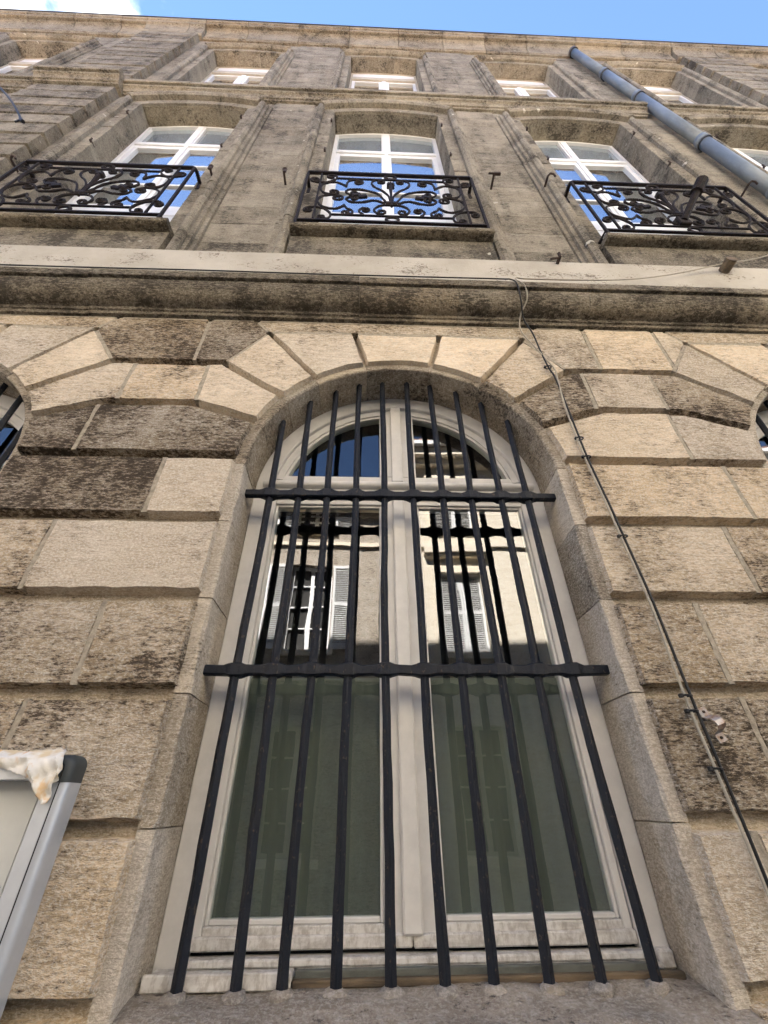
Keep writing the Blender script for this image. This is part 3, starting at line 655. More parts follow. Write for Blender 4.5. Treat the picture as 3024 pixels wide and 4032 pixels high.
def second_window(ax):
    W = part('casement_window', B); a = Arch(ax, 0.624, 9.95, 13.07, 0.09); y = 0.27
    b = lambda nm, x0, x1, y0, y1, z0, z1, mat='white', bev=0.003: pbox(nm, mat, W, ax+x0, ax+x1, y0, y1, z0, z1, bev)
    mb = MB(); a.sweep(mb, [(0.0, y+0.07), (0.0, y), (-0.045, y), (-0.045, y+0.07)], [('L', 9.95)]+[('A', -1+i/5) for i in range(11)]+[('R', 9.95)]); recalc(mb.build('frame', 'beige_wood', W))
    b('transom', -0.578, 0.578, y-0.02, y+0.06, 12.46, 12.62, 'beige_wood')
    b('fanlight_panel', -0.578, 0.578, y+0.012, y+0.05, 12.621, 13.10)
    b('mullion', -0.04, 0.04, y-0.004, y+0.06, 9.96, 12.459)
    for s in (-1, 1):
        x0, x1 = (-0.578, -0.041) if s < 0 else (0.041, 0.578)
        b('stile', x0, x0+0.05, y+0.008, y+0.06, 9.96, 12.459); b('stile', x1-0.05, x1, y+0.008, y+0.06, 9.96, 12.459)
        b('rail', x0+0.0505, x1-0.0505, y+0.009, y+0.06, 12.40, 12.459)
        for z0, z1 in ((9.97, 10.75), (10.78, 11.5), (11.53, 12.398)):
            mb = MB(); mb.prism(rect(ax+x0+0.05, ax+x1-0.05, z0, z1), y+0.034, y+0.039, 0, 1); mb.build('pane', 'coated', W, mats=['coated', 'clear'])
            b('glazing_bar', x0+0.0505, x1-0.0505, y+0.012, y+0.05, z0-0.02, z0+0.005)
    return W
for x in AX: first_window(x); second_window(x)
# hinge pins left in the reveals
for x in AX[1:5]:
    for s in (-1, 1):
        for z in (7.55, 8.7):
            mb = MB(); mb.box(x+s*0.70-0.011, x+s*0.70+0.011, 0.03, 0.10, z-0.012, z+0.012, 0.004); mb.tube([(x+s*0.70, 0.036, z), (x+s*0.70, 0.036, z+0.05)], 0.009, 6); mb.build('hinge_pin', 'rust', B)

# ------------------------------------------------------------------ window grilles
BX = [-0.613, -0.481, -0.348, -0.217, -0.084, 0.053, 0.190, 0.329, 0.466, 0.592]
BBX = [-0.616, -0.469, -0.353, -0.221, -0.080, 0.060, 0.181, 0.328, 0.458, 0.605]
HB = [2.016, 2.803]
def grille(cx, label, seed):
    rs = random.Random(seed); G = thing('window_grille', label, 'window grille', (cx, 0.1, 1.2), 'iron grilles over the ground floor windows')
    yb = 0.0
    for k, (x, xb) in enumerate(zip(BX, BBX)):
        ztop = ZS+math.sqrt(HW*HW-x*x)+0.01-1.2; mb = MB(); rings = []; n = 26; z = 0.012
        ph = rs.uniform(0, 6)
        for i in range(n+1):
            zz = z+(ztop-z)*i/n; t = min(1, zz/0.8); xc = xb*(1-t)+x*t+0.0025*math.sin(zz*4.3+ph)+rs.uniform(-0.0012, 0.0012)
            yc = yb+0.002*math.sin(zz*3.1+ph*2); h = 0.0175+rs.uniform(-0.001, 0.001); c = 0.0028; k_ = h-c
            rings.append([(xc-c, yc-k_, zz), (xc+c, yc-k_, zz), (xc+k_, yc-c, zz), (xc+k_, yc+c, zz), (xc+c, yc+k_, zz), (xc-c, yc+k_, zz), (xc-k_, yc+c, zz), (xc-k_, yc-c, zz)])
        mb.loft(rings); mb.build('vertical_bar', 'iron', G)
        mb = MB(); rg = []
        for rr_, zz in ((0.034, 0.018), (0.032, 0.036), (0.025, 0.043), (0.018, 0.046)):
            rg.append([(xb+rr_*(1+rs.uniform(-.18, .18))*math.cos(t), yb+rr_*(1+rs.uniform(-.18, .18))*math.sin(t), zz+rs.uniform(-.001, .001)) for t in [2*math.pi*q/10 for q in range(10)]])
        mb.loft(rg); mb.build('mortar_collar', 'sill', G, smooth=True, dirt=0.2)
    for zb in HB:
        z = zb-1.2; mb = MB(); rings = []; xs = [-0.735]
        for x in BX: xs += [x-0.046, x-0.032, x-0.016, x+0.016, x+0.032, x+0.046]
        xs.append(0.735)
        xs = sorted(xs)
        for x in xs:
            dmin = min(abs(x-b) for b in BX); sw = max(0, 1-max(0, dmin-0.016)/0.024)
            hz = 0.0165+0.006*sw; hy = 0.016+0.010*sw; j = rs.uniform(-0.0015, 0.0015); c = 0.004
            zc = z+j
            rings.append([(x, -hy, zc-hz+c), (x, -hy+c, zc-hz), (x, hy-c, zc-hz), (x, hy, zc-hz+c), (x, hy, zc+hz-c), (x, hy-c, zc+hz), (x, -hy+c, zc+hz), (x, -hy, zc+hz-c)])
        mb.loft(rings); recalc(mb.build('cross_bar', 'iron', G))
    return G
grille(0, 'blue-black forged iron bar grille over the large central arched window', 3)
grille(-P2, 'iron bar grille over the arched window cut off by the left picture edge', 4)
grille(P2, 'iron bar grille over the arched window cut off by the right picture edge', 6)

# ------------------------------------------------------------------ balcony railings
def catmull(p, k=5):
    out = []; n = len(p); P = [Vector(q) for q in p]
    for i in range(n-1):
        a, b, c, d = P[max(0, i-1)], P[i], P[i+1], P[min(n-1, i+2)]
        for q in range(k):
            t = q/k; out.append(0.5*((2*b)+(c-a)*t+(2*a-5*b+4*c-d)*t*t+(-a+3*b-3*c+d)*t**3))
    out.append(P[-1]); return out
def curl(p, sign, r0, turns=1.05):
    """continue a plane curve into a closing spiral"""
    d = (p[-1]-p[-2]).normalized(); th = math.atan2(d.y, d.x); q = p[-1].copy(); out = []; n = int(14*turns)
    for i in range(n):
        f = i/n; r = r0*1.12*(1-0.62*f); s = 2*math.pi*turns*r0*0.55/n*(1-0.6*f)*1.0
        th += sign*2*math.pi*turns/n; q = q+Vector((math.cos(th), math.sin(th)))*(2*math.pi*turns*r/n); out.append(q.copy())
    return out
SCR = [  # control points (left half), end curl (sign, r), start curl
 ([(-.70, .835), (-.63, .818), (-.557, .832), (-.50, .90), (-.492, .97)], (1, .044), (-1, .042)),
 ([(-.392, .734), (-.482, .826), (-.574, .81), (-.618, .735), (-.609, .621), (-.563, .556), (-.491, .554)], (1, .042), None),
 ([(-.399, .306), (-.472, .237), (-.577, .276), (-.626, .397), (-.593, .491), (-.50, .54), (-.43, .51)], (-1, .046), None),
 ([(-.398, .747), (-.379, .871), (-.311, .905), (-.26, .875)], (-1, .04), None),
 ([(-.008, .38), (-.02, .536), (-.073, .657), (-.146, .749), (-.172, .847), (-.134, .92), (-.07, .90)], (-1, .032), None),
 ([(-.04, .39), (-.068, .47), (-.121, .589), (-.231, .658), (-.353, .672), (-.395, .61), (-.36, .548)], (1, .042), None),
 ([(-.06, .38), (-.145, .438), (-.249, .393), (-.34, .39), (-.388, .45), (-.345, .505)], (-1, .036), None),
 ([(0, .356), (-.098, .327), (-.146, .248), (-.13, .18)], (1, .04), None),
 ([(-.233, .133), (-.27, .2), (-.25, .26), (-.215, .268)], (-1, .034), None),
 ([(-.399, .32), (-.371, .251), (-.33, .215), (-.326, .157), (-.36, .13)], (-1, .034), None),
 ([(-.72, .205), (-.70, .24), (-.643, .256), (-.55, .222), (-.499, .124), (-.515, .045), (-.56, .022)], (-1, .034), (1, .032)),
]
def railing_meshes():
    out = []
    rs = random.Random(11)
    for pts, ec, sc in SCR:
        p = [Vector((q.x, q.y)) for q in catmull([(a, b, 0) for a, b in pts])]
        body = p+curl(p, *ec)
        if sc:
            r = p[::-1]; body = curl(r, -sc[0]*-1, sc[1])[::-1]+body
        for s in (1, -1):
            mb = MB(); n = len(body)
            mb.tube([(s*q.x, rs.uniform(-.001, .001), q.y) for q in body], 0.0100, 6, lambda t: 1.0+0.12*math.sin(t*37)+0.05*math.sin(t*91)); recalc_later = mb
            e = body[-1]; mb.box(s*e.x-0.009, s*e.x+0.009, -0.014, 0.014, e.y-0.009, e.y+0.009, 0.004)
            if sc: e = body[0]; mb.box(s*e.x-0.009, s*e.x+0.009, -0.014, 0.014, e.y-0.009, e.y+0.009, 0.004)
            out.append(('scroll', mb))
    def bar(nm, pts, r, n=4): mb = MB(); mb.tube(pts, r, n); out.append((nm, mb))
    bar('top_rail', [(-.77, .147, 1.06), (-.77, 0.03, 1.06), (-.762, 0.006, 1.06), (-.745, 0, 1.06), (0, 0, 1.058), (.745, 0, 1.06), (.762, 0.006, 1.06), (.77, 0.03, 1.06), (.77, .147, 1.06)], 0.019)
    bar('bottom_rail', [(-.77, .10, 0.0), (-.762, 0, 0.0), (.762, 0, 0.0), (.77, .10, 0.0)], 0.014)
    bar('inner_rail', [(-.49, 0, .12), (.49, 0, .12)], 0.010); bar('inner_rail', [(-.49, 0, .93), (.49, 0, .93)], 0.010)
    for s in (-1, 1):
        bar('corner_post', [(s*.762, 0, -.10), (s*.762, 0, 1.05)], 0.013); bar('inner_post', [(s*.634, 0, .03), (s*.634, 0, 1.04)], 0.010)
        mb = MB(); mb.box(s*.77-.016, s*.77+.016, .115, .150, .93, 1.05, .004); out.append(('wall_stay', mb))
    for z, rx, rz in ((.055, .052, .045), (.995, .052, .045)):
        mb = MB(); mb.tube([(rx*math.cos(t), 0, z+rz*math.sin(t)) for t in [2*math.pi*i/14 for i in range(14)]], 0.011, 6, close=True); out.append(('ring', mb))
    mb = MB(); mb.tube([(0, 0, .33), (0, 0, .45), (0, 0, .62), (0, 0, .74), (0, 0, .80), (0, 0, .86)], 0.013, 6, lambda t: 1.6 if 0.55 < t < 0.9 else 1.0); mb.box(-.045, .045, -.014, .014, .36, .405, .008); mb.box(-.035, .035, -.02, .02, .77, .83, .01); out.append(('spindle', mb))
    for s in (-1, 1):   # small iron leaves on the long scrolls
        for u, v in ((-.30, .53), (-.245, .50)):
            mb = MB(); mb.obox((s*u, -.005, v), (.035*s, 0, .012), (0, .010, 0), (-.006*s, 0, .020)); out.append(('leaf', mb))
    return out
RM = []
for nm, mb in railing_meshes():
    o = mb.build(nm, 'black_iron'); recalc(o); RM.append((nm, o.data)); bpy.data.objects.remove(o)
for x, lab in ((-2.57, 'black scrolled iron balcony railing at left picture edge'), (0.0, 'black scrolled iron balcony railing directly above the central arched window'), (2.485, 'black scrolled iron balcony railing carrying a flagpole holder, on the right')):
    T = thing('balcony_railing', lab, 'railing', (x, -0.063, 5.40), 'balcony railings of the first floor')
    for nm, me in RM: link(nm, me, T)
# flagpole holder on the right railing
T = thing('flagpole_holder', 'black flagpole socket tilted outward on the right balcony railing', 'flag holder', (2.43, -0.085, 5.58))
mb = MB(); mb.tube([(0, 0, 0), (.13, -.15, .24)], 0.030, 8); mb.build('socket_tube', 'black_iron', T)
mb = MB(); mb.tube([(.115, -.133, .212), (.165, -.19, .30)], 0.048, 10); mb.build('socket_collar', 'black_iron', T)
mb = MB(); mb.box(-.05, .05, -.01, .02, -.06, .06, .006); mb.build('back_plate', 'black_iron', T)

# ------------------------------------------------------------------ downpipe
T = thing('downpipe', 'grey-blue rain downpipe running up the right side of the facade', 'drainpipe', (3.88, 0.0, 4.32))
def ringsz(x, y, z0, z1, r, n=20): return [[(x+r*math.cos(2*math.pi*i/n), y+r*math.sin(2*math.pi*i/n), z) for i in range(n)] for z in (z0, z1)]
zb = [4.32, 6.55, 8.22, 10.45, 12.1, 14.12]
for a, b in zip(zb, zb[1:]):
    mb = MB(); mb.loft(ringsz(0, 0, a-4.32, b-4.32-0.003, 0.066)); o = recalc(mb.build('pipe_length', 'pipe', T))
    for p in o.data.polygons: p.use_smooth = len(p.vertices) == 4
for z in zb[1:-1]:
    mb = MB(); mb.loft(ringsz(0, 0, z-4.32, z-4.32+0.11, 0.074)); o = recalc(mb.build('pipe_socket', 'pipe', T))
    for p in o.data.polygons: p.use_smooth = len(p.vertices) == 4
    mb = MB(); mb.loft(ringsz(0, 0, z-4.32-0.03, z-4.32-0.004, 0.079)); mb.box(-0.012, 0.012, 0.05, 0.12, z-4.35, z-4.328); recalc(mb.build('bracket_ring', 'zinc', T))
mb = MB(); mb.loft(ringsz(0, 0, 9.80, 9.90, 0.085)); recalc(mb.build('outlet_collar', 'zinc', T))

# ------------------------------------------------------------------ cables
def cable(name, pts, r, mat, label, k=6):
    mb = MB(); mb.tube(catmull(pts, k), r, 6); o = mb.build(name, mat, smooth=True); return tag(o, label, 'cable')
down = [(.80, -.062, 3.90), (.815, -.050, 3.74), (.828, -.047, 3.60), (.843, -.047, 3.50), (.846, -.049, 3.22), (.850, -.047, 2.93), (.866, -.049, 2.64), (.873, -.047, 2.50), (.884, -.049, 2.22), (.873, -.047, 1.90), (.876, -.049, 1.71), (.880, -.047, 1.42), (.884, -.049, 1.1), (.886, -.047, 0.6)]
cable('cable', [(-6.0, -.193, 4.266), (-4.4, -.193, 4.268), (-3.0, -.194, 4.264), (-1.9, -.192, 4.266), (-1.2, -.194, 4.268), (-.5, -.193, 4.266), (0.2, -.194, 4.268), (.62, -.196, 4.268), (.70, -.202, 4.250), (.728, -.198, 4.20), (.745, -.15, 4.09), (.765, -.085, 4.02)]+[(x+0.004, y, z) for x, y, z in down[:9]]+[(.889, -.047, 1.90), (.892, -.047, 1.71), (.895, -.045, 1.5), (.896, -.040, 1.1), (.897, -.040, .6)], 0.0046, 'cable_black', 'thin black cable along the cornice edge and down the right pier')
cable('cable', [(4.6, -.02, 6.05), (3.0, -.016, 5.17), (2.52, -.045, 4.94), (2.073, -.03, 4.78), (1.6, -.10, 4.52), (1.1, -.192, 4.29), (.80, -.197, 4.276), (.735, -.205, 4.27), (.728, -.206, 4.24), (.770, -.20, 4.185), (.785, -.155, 4.12), (.752, -.10, 4.055), (.738, -.068, 3.98), (.748, -.055, 3.91), (.80, -.050, 3.77), (.832, -.048, 3.68), (.862, -.047, 3.59), (.856, -.048, 3.50)]+[(x-0.011, y-0.003, z) for x, y, z in down[4:9]]+[(.866, -.052, 1.90), (.870, -.054, 1.71), (.878, -.054, 1.42), (.884, -.055, 1.1), (.886, -.052, .6)], 0.0044, 'cable_white', 'off-white cable sagging over the plaster band and down the right pier')
for i, z in enumerate((3.60, 3.05, 2.93, 2.50, 1.90, 1.855, 1.70, 1.30)):
    j = min(range(len(down)), key=lambda q: abs(down[q][2]-z)); x = down[j][0]+0.001
    mb = MB(); mb.tube([(x+0.017*math.cos(t), -.048+0.011*math.sin(t), z) for t in [2*math.pi*q/10 for q in range(10)]], 0.0035, 5, close=True); mb.box(x-0.024, x-0.012, -.056, -.044, z-.006, z+.006, .002)
    nm = ['topmost', 'second', 'third', 'fourth', 'fifth', 'sixth', 'seventh', 'lowest'][i]
    tag(mb.build('cable_tie', 'cable_black'), 'small black tie round the two cables, %s one down the right pier' % nm, 'cable tie', 'ties along the cables')
T = thing('dangling_cable', 'short black cable end hanging in front of the left corner strip', 'cable', (-3.862, -.1, 7.542))
mb = MB(); mb.tube(catmull([(-.885, 0, 1.316), (-.5, -.01, .78), (-.2, -.01, .33), (-.03, 0, .05)], 5), 0.012, 6); mb.build('wire', 'cable_black', T)
mb = MB(); mb.tube([(-.03, 0, .05), (0, 0, 0), (.03, 0, -.03)], 0.020, 6); mb.tube([(-.02, 0, .03), (-.04, 0, -.05)], 0.010, 5); mb.build('end_clip', 'cable_black', T)

# ------------------------------------------------------------------ wall ironwork
def hook(x, z, kind, label):
    mb = MB(); y0 = YU; mb.tube([(0, y0-.0, -.0), (0, y0-.13, .0)], 0.011, 6)
    if kind == 'T': mb.tube([(-.055, y0-.13, .005), (.055, y0-.13, -.005)], 0.010, 6); mb.obox((.03, y0-.13, -.004), (.03, 0, 0), (0, .012, 0), (0, 0, .016))
    elif kind == 'F': mb.obox((.018, y0-.125, -.03), (.016, 0, 0), (0, .006, 0), (0, 0, .045)); mb.tube([(0, y0-.13, 0), (.03, y0-.13, .005)], 0.010, 6)
    else: mb.tube([(0, y0-.13, 0), (.02, y0-.15, .012), (.05, y0-.15, .0), (.065, y0-.14, -.03)], 0.010, 6)
    o = mb.build('shutter_hook', 'rust'); o.location = (x, 0, z); tag(o, label, 'wall hook', 'rusty shutter hooks in the wall')
hook(-1.72, 6.62, 'F', 'rusty shutter hook just right of the left balcony'); hook(-1.02, 6.62, 'F', 'rusty flag-shaped shutter hook left of the central balcony')
hook(1.03, 6.70, 'T', 'rusty T-shaped shutter hook right of the central balcony'); hook(1.56, 6.68, 'H', 'rusty bent shutter hook left of the right balcony')
hook(3.60, 6.68, 'H', 'thin rusty shutter hook between right balcony and downpipe'); hook(-3.55, 6.6, 'H', 'rusty shutter hook at the far left edge above the left balcony')
mb = MB(); mb.tube([(0, .01, 0), (0, -.09, .005)], 0.042, 10, lambda t: 0.92+0.1*math.sin(t*9)); o = mb.build('wall_anchor', 'wood'); o.location = (2.50, 0, 4.90)
tag(o, 'dark stubby anchor plug in the plaster band at right', 'anchor')
mb = MB(); mb.tube([(0, .01, 0), (0, -.05, 0), (0, -.055, .04)], 0.013, 6); mb.tube([(0, -.045, -.005), (-.07, -.04, -.02)], 0.008, 5); o = mb.build('bent_spike', 'rust'); o.location = (1.235, 0, 4.94)
tag(o, 'small bent iron spike at the top of the plaster band', 'spike')
# saddle clamp
T = thing('pipe_clamp', 'empty galvanised saddle clamp screwed to the right pier beside the cables', 'clamp', (.929, -.031, 1.818))
pts = [(-.050, -.003), (-.026, -.003), (-.022, -.012), (-.019, -.028), (-.010, -.040), (.004, -.042), (.015, -.032), (.021, -.014), (.026, -.003), (.050, -.003)]
ax_ = Vector((0.30, 0, -0.95)).normalized(); bx = Vector((0.95, 0, 0.30))
mb = MB(); rings = []
for u, y in pts: rings.append([ax_*u+Vector((0, y, 0))+bx*s*.0145+Vector((0, t, 0)) for s, t in ((-1, 0), (1, 0), (1, -.0022), (-1, -.0022))])
mb.loft(rings); recalc(mb.build('strap', 'galv', T))
for u in (-.038, .038):
    mb = MB(); c = ax_*u; mb.tube([c+Vector((0, -.004, 0)), c+Vector((0, -.0085, 0))], 0.0042, 8); mb.build('screw', 'rust', T)

# ------------------------------------------------------------------ notice case and tissue
T = thing('notice_case', 'silver framed notice case with dark corner caps on the left pier', 'notice board', (-1.36, -.03, 1.30))
x0, x1, z0, z1 = -0.415, 0.415, -0.44, 0.444; yb, yf = 0.0, -0.066
FW = 0.060
def case_rail(nm, p, q, inward):
    """extrusion from p to q; inward = direction towards the panel"""
    p, q, n_ = Vector(p), Vector(q), Vector(inward); prof = [(0.0, 0.0), (0.0, -.040)]+[(0.020-0.020*math.cos(t), -.040-0.0255*math.sin(t)) for t in [math.pi/2*i/9 for i in range(1, 10)]]
    prof += [(0.0205, -.060), (0.0235, -.060), (0.024, -.0655), (FW-.002, -.0655), (FW, -.0635), (FW, -.040), (FW, 0.0)]
    mb = MB(); mb.loft([[c+n_*u+Vector((0, y, 0)) for u, y in prof] for c in (p, q)]); recalc(mb.build(nm, 'alu', T, smooth='auto'))
c_ = 0.066
case_rail('frame_rail', (x1, 0, z0+c_), (x1, 0, z1-c_), (-1, 0, 0)); case_rail('frame_rail', (x0, 0, z0+c_), (x0, 0, z1-c_), (1, 0, 0))
case_rail('frame_rail', (x0+c_, 0, z1), (x1-c_, 0, z1), (0, 0, -1)); case_rail('frame_rail', (x0+c_, 0, z0), (x1-c_, 0, z0), (0, 0, 1))
for sx in (-1, 1):
    for sz in (-1, 1):
        X, Z = (x1 if sx > 0 else x0), (z1 if sz > 0 else z0); R = 0.030; o2 = []
        out_ = [(X, Z-sz*c_)]+[(X-sx*R+sx*R*math.cos(t), Z-sz*R+sz*R*math.sin(t)) for t in [math.pi/2*i/7 for i in range(8)]]+[(X-sx*c_, Z)]
        inn = [(X-sx*c_, Z-sz*FW), (X-sx*FW, Z-sz*FW), (X-sx*FW, Z-sz*c_)]
        full = out_+inn; ins = [(a+(-sx*.014 if abs(a-X) < .035 else 0), b+(-sz*.014 if abs(b-Z) < .035 else 0)) for a, b in out_]+inn
        mb = MB(); mb.loft([[(a, 0, b) for a, b in full], [(a, -.047, b) for a, b in full], [((a*0.82+c*0.18), -.0565, (b*0.82+d*0.18)) for (a, b), (c, d) in zip(full, ins)], [((a*0.45+c*0.55), -.0635, (b*0.45+d*0.55)) for (a, b), (c, d) in zip(full, ins)], [(a, -.0672, b) for a, b in ins]]); recalc(mb.build('corner_cap', 'dark_plastic', T, smooth='auto'))
        mb = MB(); pth = [(X-sx*.022, -.0668, Z-sz*c_), (X-sx*.022, -.0672, Z-sz*.035), (X-sx*.024, -.0672, Z-sz*.026), (X-sx*.034, -.0672, Z-sz*.022), (X-sx*c_, -.0668, Z-sz*.022)]; mb.tube(pth, .0016, 5); mb.build('seam', 'gasket', T)
for sx, X in ((1, x1), (-1, x0)):
    mb = MB(); mb.box(X-sx*.022-.0014, X-sx*.022+.0014, -.0652, -.0602, z0+c_, z1-c_); mb.build('seam', 'gasket', T)
pbox('backing_panel', 'panel', T, x0+FW-.004, x1-FW+.004, -.012, 0, z0+FW-.004, z1-FW+.004)
pbox('poster', 'panel', T, x0+FW+.03, x1-FW-.035, -.0145, -.0125, z0+FW+.03, z1-FW-.02); pbox('poster_strip', 'blue_print', T, x0+FW+.03, x1-FW-.070, -.0165, -.0147, z0+FW+.10, .185)
mb = MB(); mb.prism(rect(x0+FW-.003, x1-FW+.003, z0+FW-.003, z1-FW+.003), -.046, -.043, 0, 1); mb.build('front_pane', 'acrylic', T, mats=['acrylic', 'clear'])
mb = MB(); mb.tube([(x1-FW-.012, -.045, z1-FW-.012), (x1-FW-.012, -.050, z1-FW-.012)], .004, 8); mb.build('pane_screw', 'alu', T)
# crumpled tissue over the top corner
outl = [(-1.30, 1.768), (-1.22, 1.757), (-1.14, 1.756), (-1.085, 1.752), (-1.05, 1.758), (-1.02, 1.762), (-.99, 1.755), (-.972, 1.735), (-.965, 1.705), (-.963, 1.682), (-.978, 1.674), (-.972, 1.650), (-.975, 1.634), (-.985, 1.629), (-1.003, 1.645), (-1.02, 1.668), (-1.055, 1.690), (-1.09, 1.702), (-1.14, 1.714), (-1.22, 1.722), (-1.30, 1.728)]
rs = random.Random(8); top = outl[:9]; bot = outl[9:][::-1]
def along(p, t):
    L = [0]
    for a, b in zip(p, p[1:]): L.append(L[-1]+math.hypot(b[0]-a[0], b[1]-a[1]))
    s = t*L[-1]
    for i in range(len(p)-1):
        if s <= L[i+1] or i == len(p)-2:
            f = (s-L[i])/(L[i+1]-L[i]); return (p[i][0]*(1-f)+p[i+1][0]*f, p[i][1]*(1-f)+p[i+1][1]*f)
nu, nv = 64, 20; vs = []
for v in range(nv+1):
    for u in range(nu+1):
        a, b = along(bot, u/nu), along(top, u/nu); t = v/nv; x = a[0]*(1-t)+b[0]*t; z = a[1]*(1-t)+b[1]*t
        y = -.112-0.005*math.sin(t*math.pi)+0.010*abs(math.sin(x*37+t*2.2))-0.008*abs(math.sin(x*23-z*55))+0.004*abs(math.sin(x*80+z*60))+rs.uniform(-.0006, .0006)
        if z > 1.735: y += (z-1.735)*1.6
        vs.append((x+rs.uniform(-.0006, .0006), y, z+(rs.uniform(-.002, .002) if v in (0, nv) else 0)))
fs = [(v*(nu+1)+u, v*(nu+1)+u+1, (v+1)*(nu+1)+u+1, (v+1)*(nu+1)+u) for v in range(nv) for u in range(nu)]
mb = MB(); mb.add(vs, fs); o = mb.build('tissue', 'tissue', smooth='auto'); sm = o.modifiers.new('solid', 'SOLIDIFY'); sm.thickness = 0.0015
tag(o, 'crumpled stained white paper tissue draped on the notice case corner', 'tissue')

# ------------------------------------------------------------------ houses across the street (seen in the panes)
def opp_window(T, cx, z0, z1, hw, yw, shut, fm='white', sur=None):
    W = part('window', T); b = lambda nm, mat, *q: pbox(nm, mat, W, *q)
    y = yw-0.18
    b('frame', fm, cx-hw, cx-hw+.06, y-.03, y+.03, z0, z1); b('frame', fm, cx+hw-.06, cx+hw, y-.03, y+.03, z0, z1)
    b('mullion', fm, cx-.045, cx+.045, y-.03, y+.031, z0+.06, z1-.061); b('rail', fm, cx-hw+.06, cx+hw-.06, y-.03, y+.03, z1-.06, z1); b('rail', fm, cx-hw+.06, cx+hw-.06, y-.03, y+.03, z0, z0+.06)
    b('pane', 'room', cx-hw+.05, cx+hw-.05, y-.06, y-.032, z0+.05, z1-.05)
    for k in range(1, 4):
        z = z0+(z1-z0)*k/4; b('glazing_bar', fm, cx-hw+.06, cx+hw-.06, y-.02, y+.025, z-.015, z+.015)
    b('sill', 'opp_stone', cx-hw-.1, cx+hw+.1, yw-.2, yw+.07, z0-.13, z0-.003)
    def leaf(xa, xb, yy):
        b('shutter_frame', 'shutter', xa, xa+.05, yy, yy+.04, z0, z1); b('shutter_frame', 'shutter', xb-.05, xb, yy, yy+.04, z0, z1)
        b('shutter_frame', 'shutter', xa+.05, xb-.05, yy, yy+.04, z1-.07, z1); b('shutter_frame', 'shutter', xa+.05, xb-.05, yy, yy+.04, z0, z0+.1); b('shutter_frame', 'shutter', xa+.05, xb-.05, yy, yy+.04, (z0+z1)/2-.04, (z0+z1)/2+.04)
        mb = MB(); z = z0+.12
        while z < z1-.09: mb.obox(((xa+xb)/2, yy+.02, z), ((xb-xa)/2-.05, 0, 0), (0, .018, -.016), (0, .003, .004)); z += .048
        o = mb.build('louvres', 'shutter', W); o['kind'] = 'stuff'
    if shut == 'open': leaf(cx-2*hw-.02, cx-hw-.03, yw+.02); leaf(cx+hw+.03, cx+2*hw+.02, yw+.02)
    if shut == 'closed': leaf(cx-hw+.01, cx-.006, y+.05); leaf(cx+.006, cx+hw-.01, y+.05)
    if sur:
        for s in (-1, 1): b('surround', 'opp_stone', *sorted((cx+s*hw, cx+s*(hw+.17))), yw-.01, yw+.05, z0-.15, z1+.16)
        b('surround', 'opp_stone', cx-hw+.001, cx+hw-.001, yw-.01, yw+.05, z1, z1+.16)
        b('hood_mould', 'opp_stone', cx-hw-.34, cx+hw+.34, yw-.01, yw+.20, z1+.50, z1+.66); b('hood_mould', 'opp_stone', cx-hw-.28, cx+hw+.28, yw-.01, yw+.12, z1+.40, z1+.499)
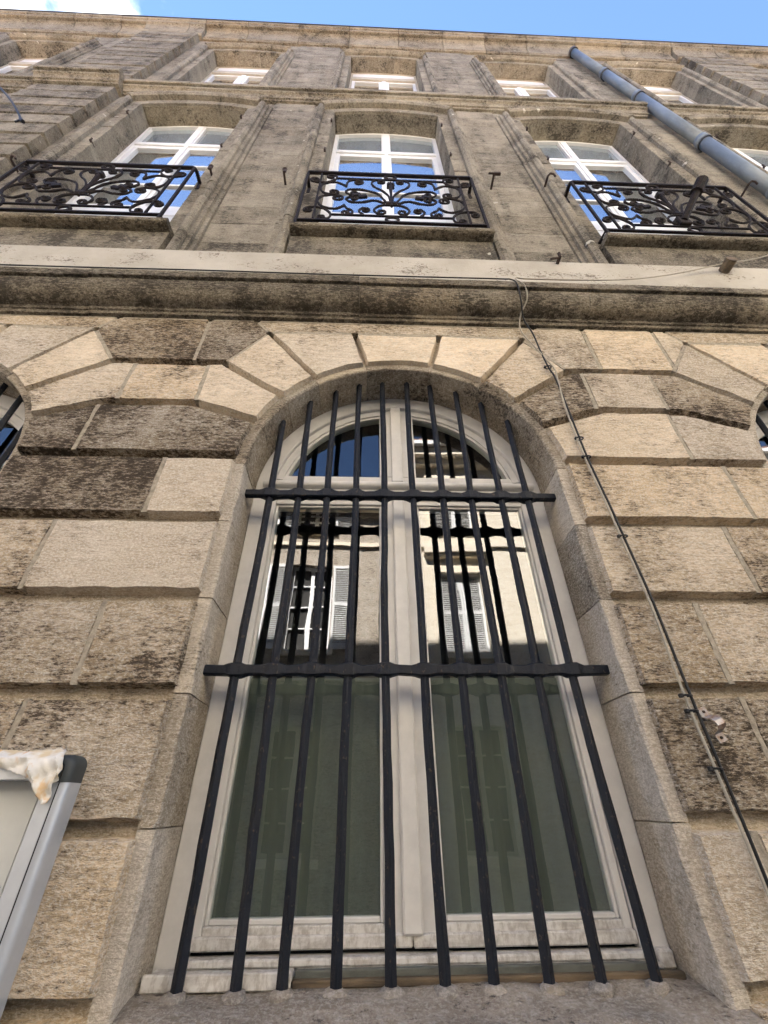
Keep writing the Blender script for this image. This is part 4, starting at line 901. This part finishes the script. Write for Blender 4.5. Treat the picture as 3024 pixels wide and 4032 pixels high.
def opp_house(label, x0, x1, yw, zr, mat, axes, floors, shuts, sur, dirt):
    T = thing('townhouse', label, 'house', ((x0+x1)/2, yw, 0), 'houses across the street'); T.location = (0, 0, 0)
    arches = []
    m = MB()
    for z0, z1 in floors:
        lo = z0-.6 if z0 > 1 else 0; hi = z1+.7
    zz = [0]+[ (floors[i][1]+floors[i+1][0])/2 for i in range(len(floors)-1)]+[zr]
    for (z0, z1), lo, hi in zip(floors, zz, zz[1:]):
        ops = [(c-.5, c+.5) for c in axes]; x = x0
        for p, q in ops: m.box(x, p, yw-.3, yw, lo, hi); m.box(p, q, yw-.3, yw, lo, z0); m.box(p, q, yw-.3, yw, z1, hi); x = q
        m.box(x, x1, yw-.3, yw, lo, hi)
    m.box(x0, x1, yw-6, yw-.9, 0, zr); m.build('wall', mat, T, dirt=dirt)
    for fi, (z0, z1) in enumerate(floors):
        for ci, c in enumerate(axes): opp_window(T, c, z0, z1, .5, yw, 'none' if fi == 0 else shuts[fi][ci % len(shuts[fi])], 'beige_wood' if fi == 0 else 'white', sur=sur and fi > 0)
    m = MB(); m.add([(x0, yw+.45, zr+.28), (x1, yw+.45, zr+.28), (x1, yw-3.2, zr+1.6), (x0, yw-3.2, zr+1.6), (x1, yw-6.4, zr+.28), (x0, yw-6.4, zr+.28)], [(0, 1, 2, 3), (3, 2, 4, 5), (0, 3, 5), (1, 4, 2)])
    rf = m.build('roof', 'tile', T); m = MB(); x = x0+.1
    while x < x1-.1:
        m.loft([[(x+.09*math.cos(t), yy, zz_+.07*math.sin(t)) for t in [math.pi*i/5 for i in range(6)]] for yy, zz_ in ((yw+.50, zr+.285), (yw-3.1, zr+1.575))]); x += .2
    o = m.build('tile_row', 'tile', rf); o['kind'] = 'stuff'
    pbox('gutter', 'shutter', T, x0, x1, yw+.42, yw+.54, zr+.14, zr+.26); pbox('eaves_cornice', 'opp_stone', T, x0, x1, yw-.01, yw+.40, zr-.12, zr+.13); pbox('eaves_cornice', 'opp_stone', T, x0, x1, yw-.01, yw+.22, zr-.34, zr-.121)
    pbox('string_course', 'opp_stone', T, x0, x1, yw-.005, yw+.09, 3.75, 3.95)
    pbox('string_course', 'opp_stone', T, x0, x1, yw-.005, yw+.07, 6.98, 7.08)
    return T
YO = -7.2
opp_house('grey rendered house across the street reflected in the left panes, with open white shutters', -9.4, 0.18, YO, 8.35, 'opp_render', [-7.55, -4.55, -1.55], [(0.9, 2.9), (4.40, 6.42), (7.45, 8.15)], [['open'], ['open'], ['open']], False, 0.5)
opp_house('cream ashlar house across the street with closed white shutters reflected in the right panes', 0.20, 9.8, YO, 9.95, 'opp_stone', [2.05, 4.95, 7.85], [(0.9, 2.9), (4.33, 6.26), (7.5, 9.2)], [['closed'], ['closed'], ['closed']], True, 0.15)
opp_house('low grey house across the street beyond the rendered one', -20, -9.42, YO, 8.9, 'opp_render', [-18, -15, -12], [(0.9, 2.9), (4.4, 6.4), (7.4, 8.6)], [['closed', 'open'], ['open'], ['closed']], True, 0.4)
opp_house('cream house across the street beyond the shuttered ashlar one', 9.82, 20, YO, 9.9, 'opp_stone', [12, 15, 18], [(0.9, 2.9), (4.4, 6.4), (7.5, 9.2)], [['open', 'closed'], ['open'], ['closed']], True, 0.25)
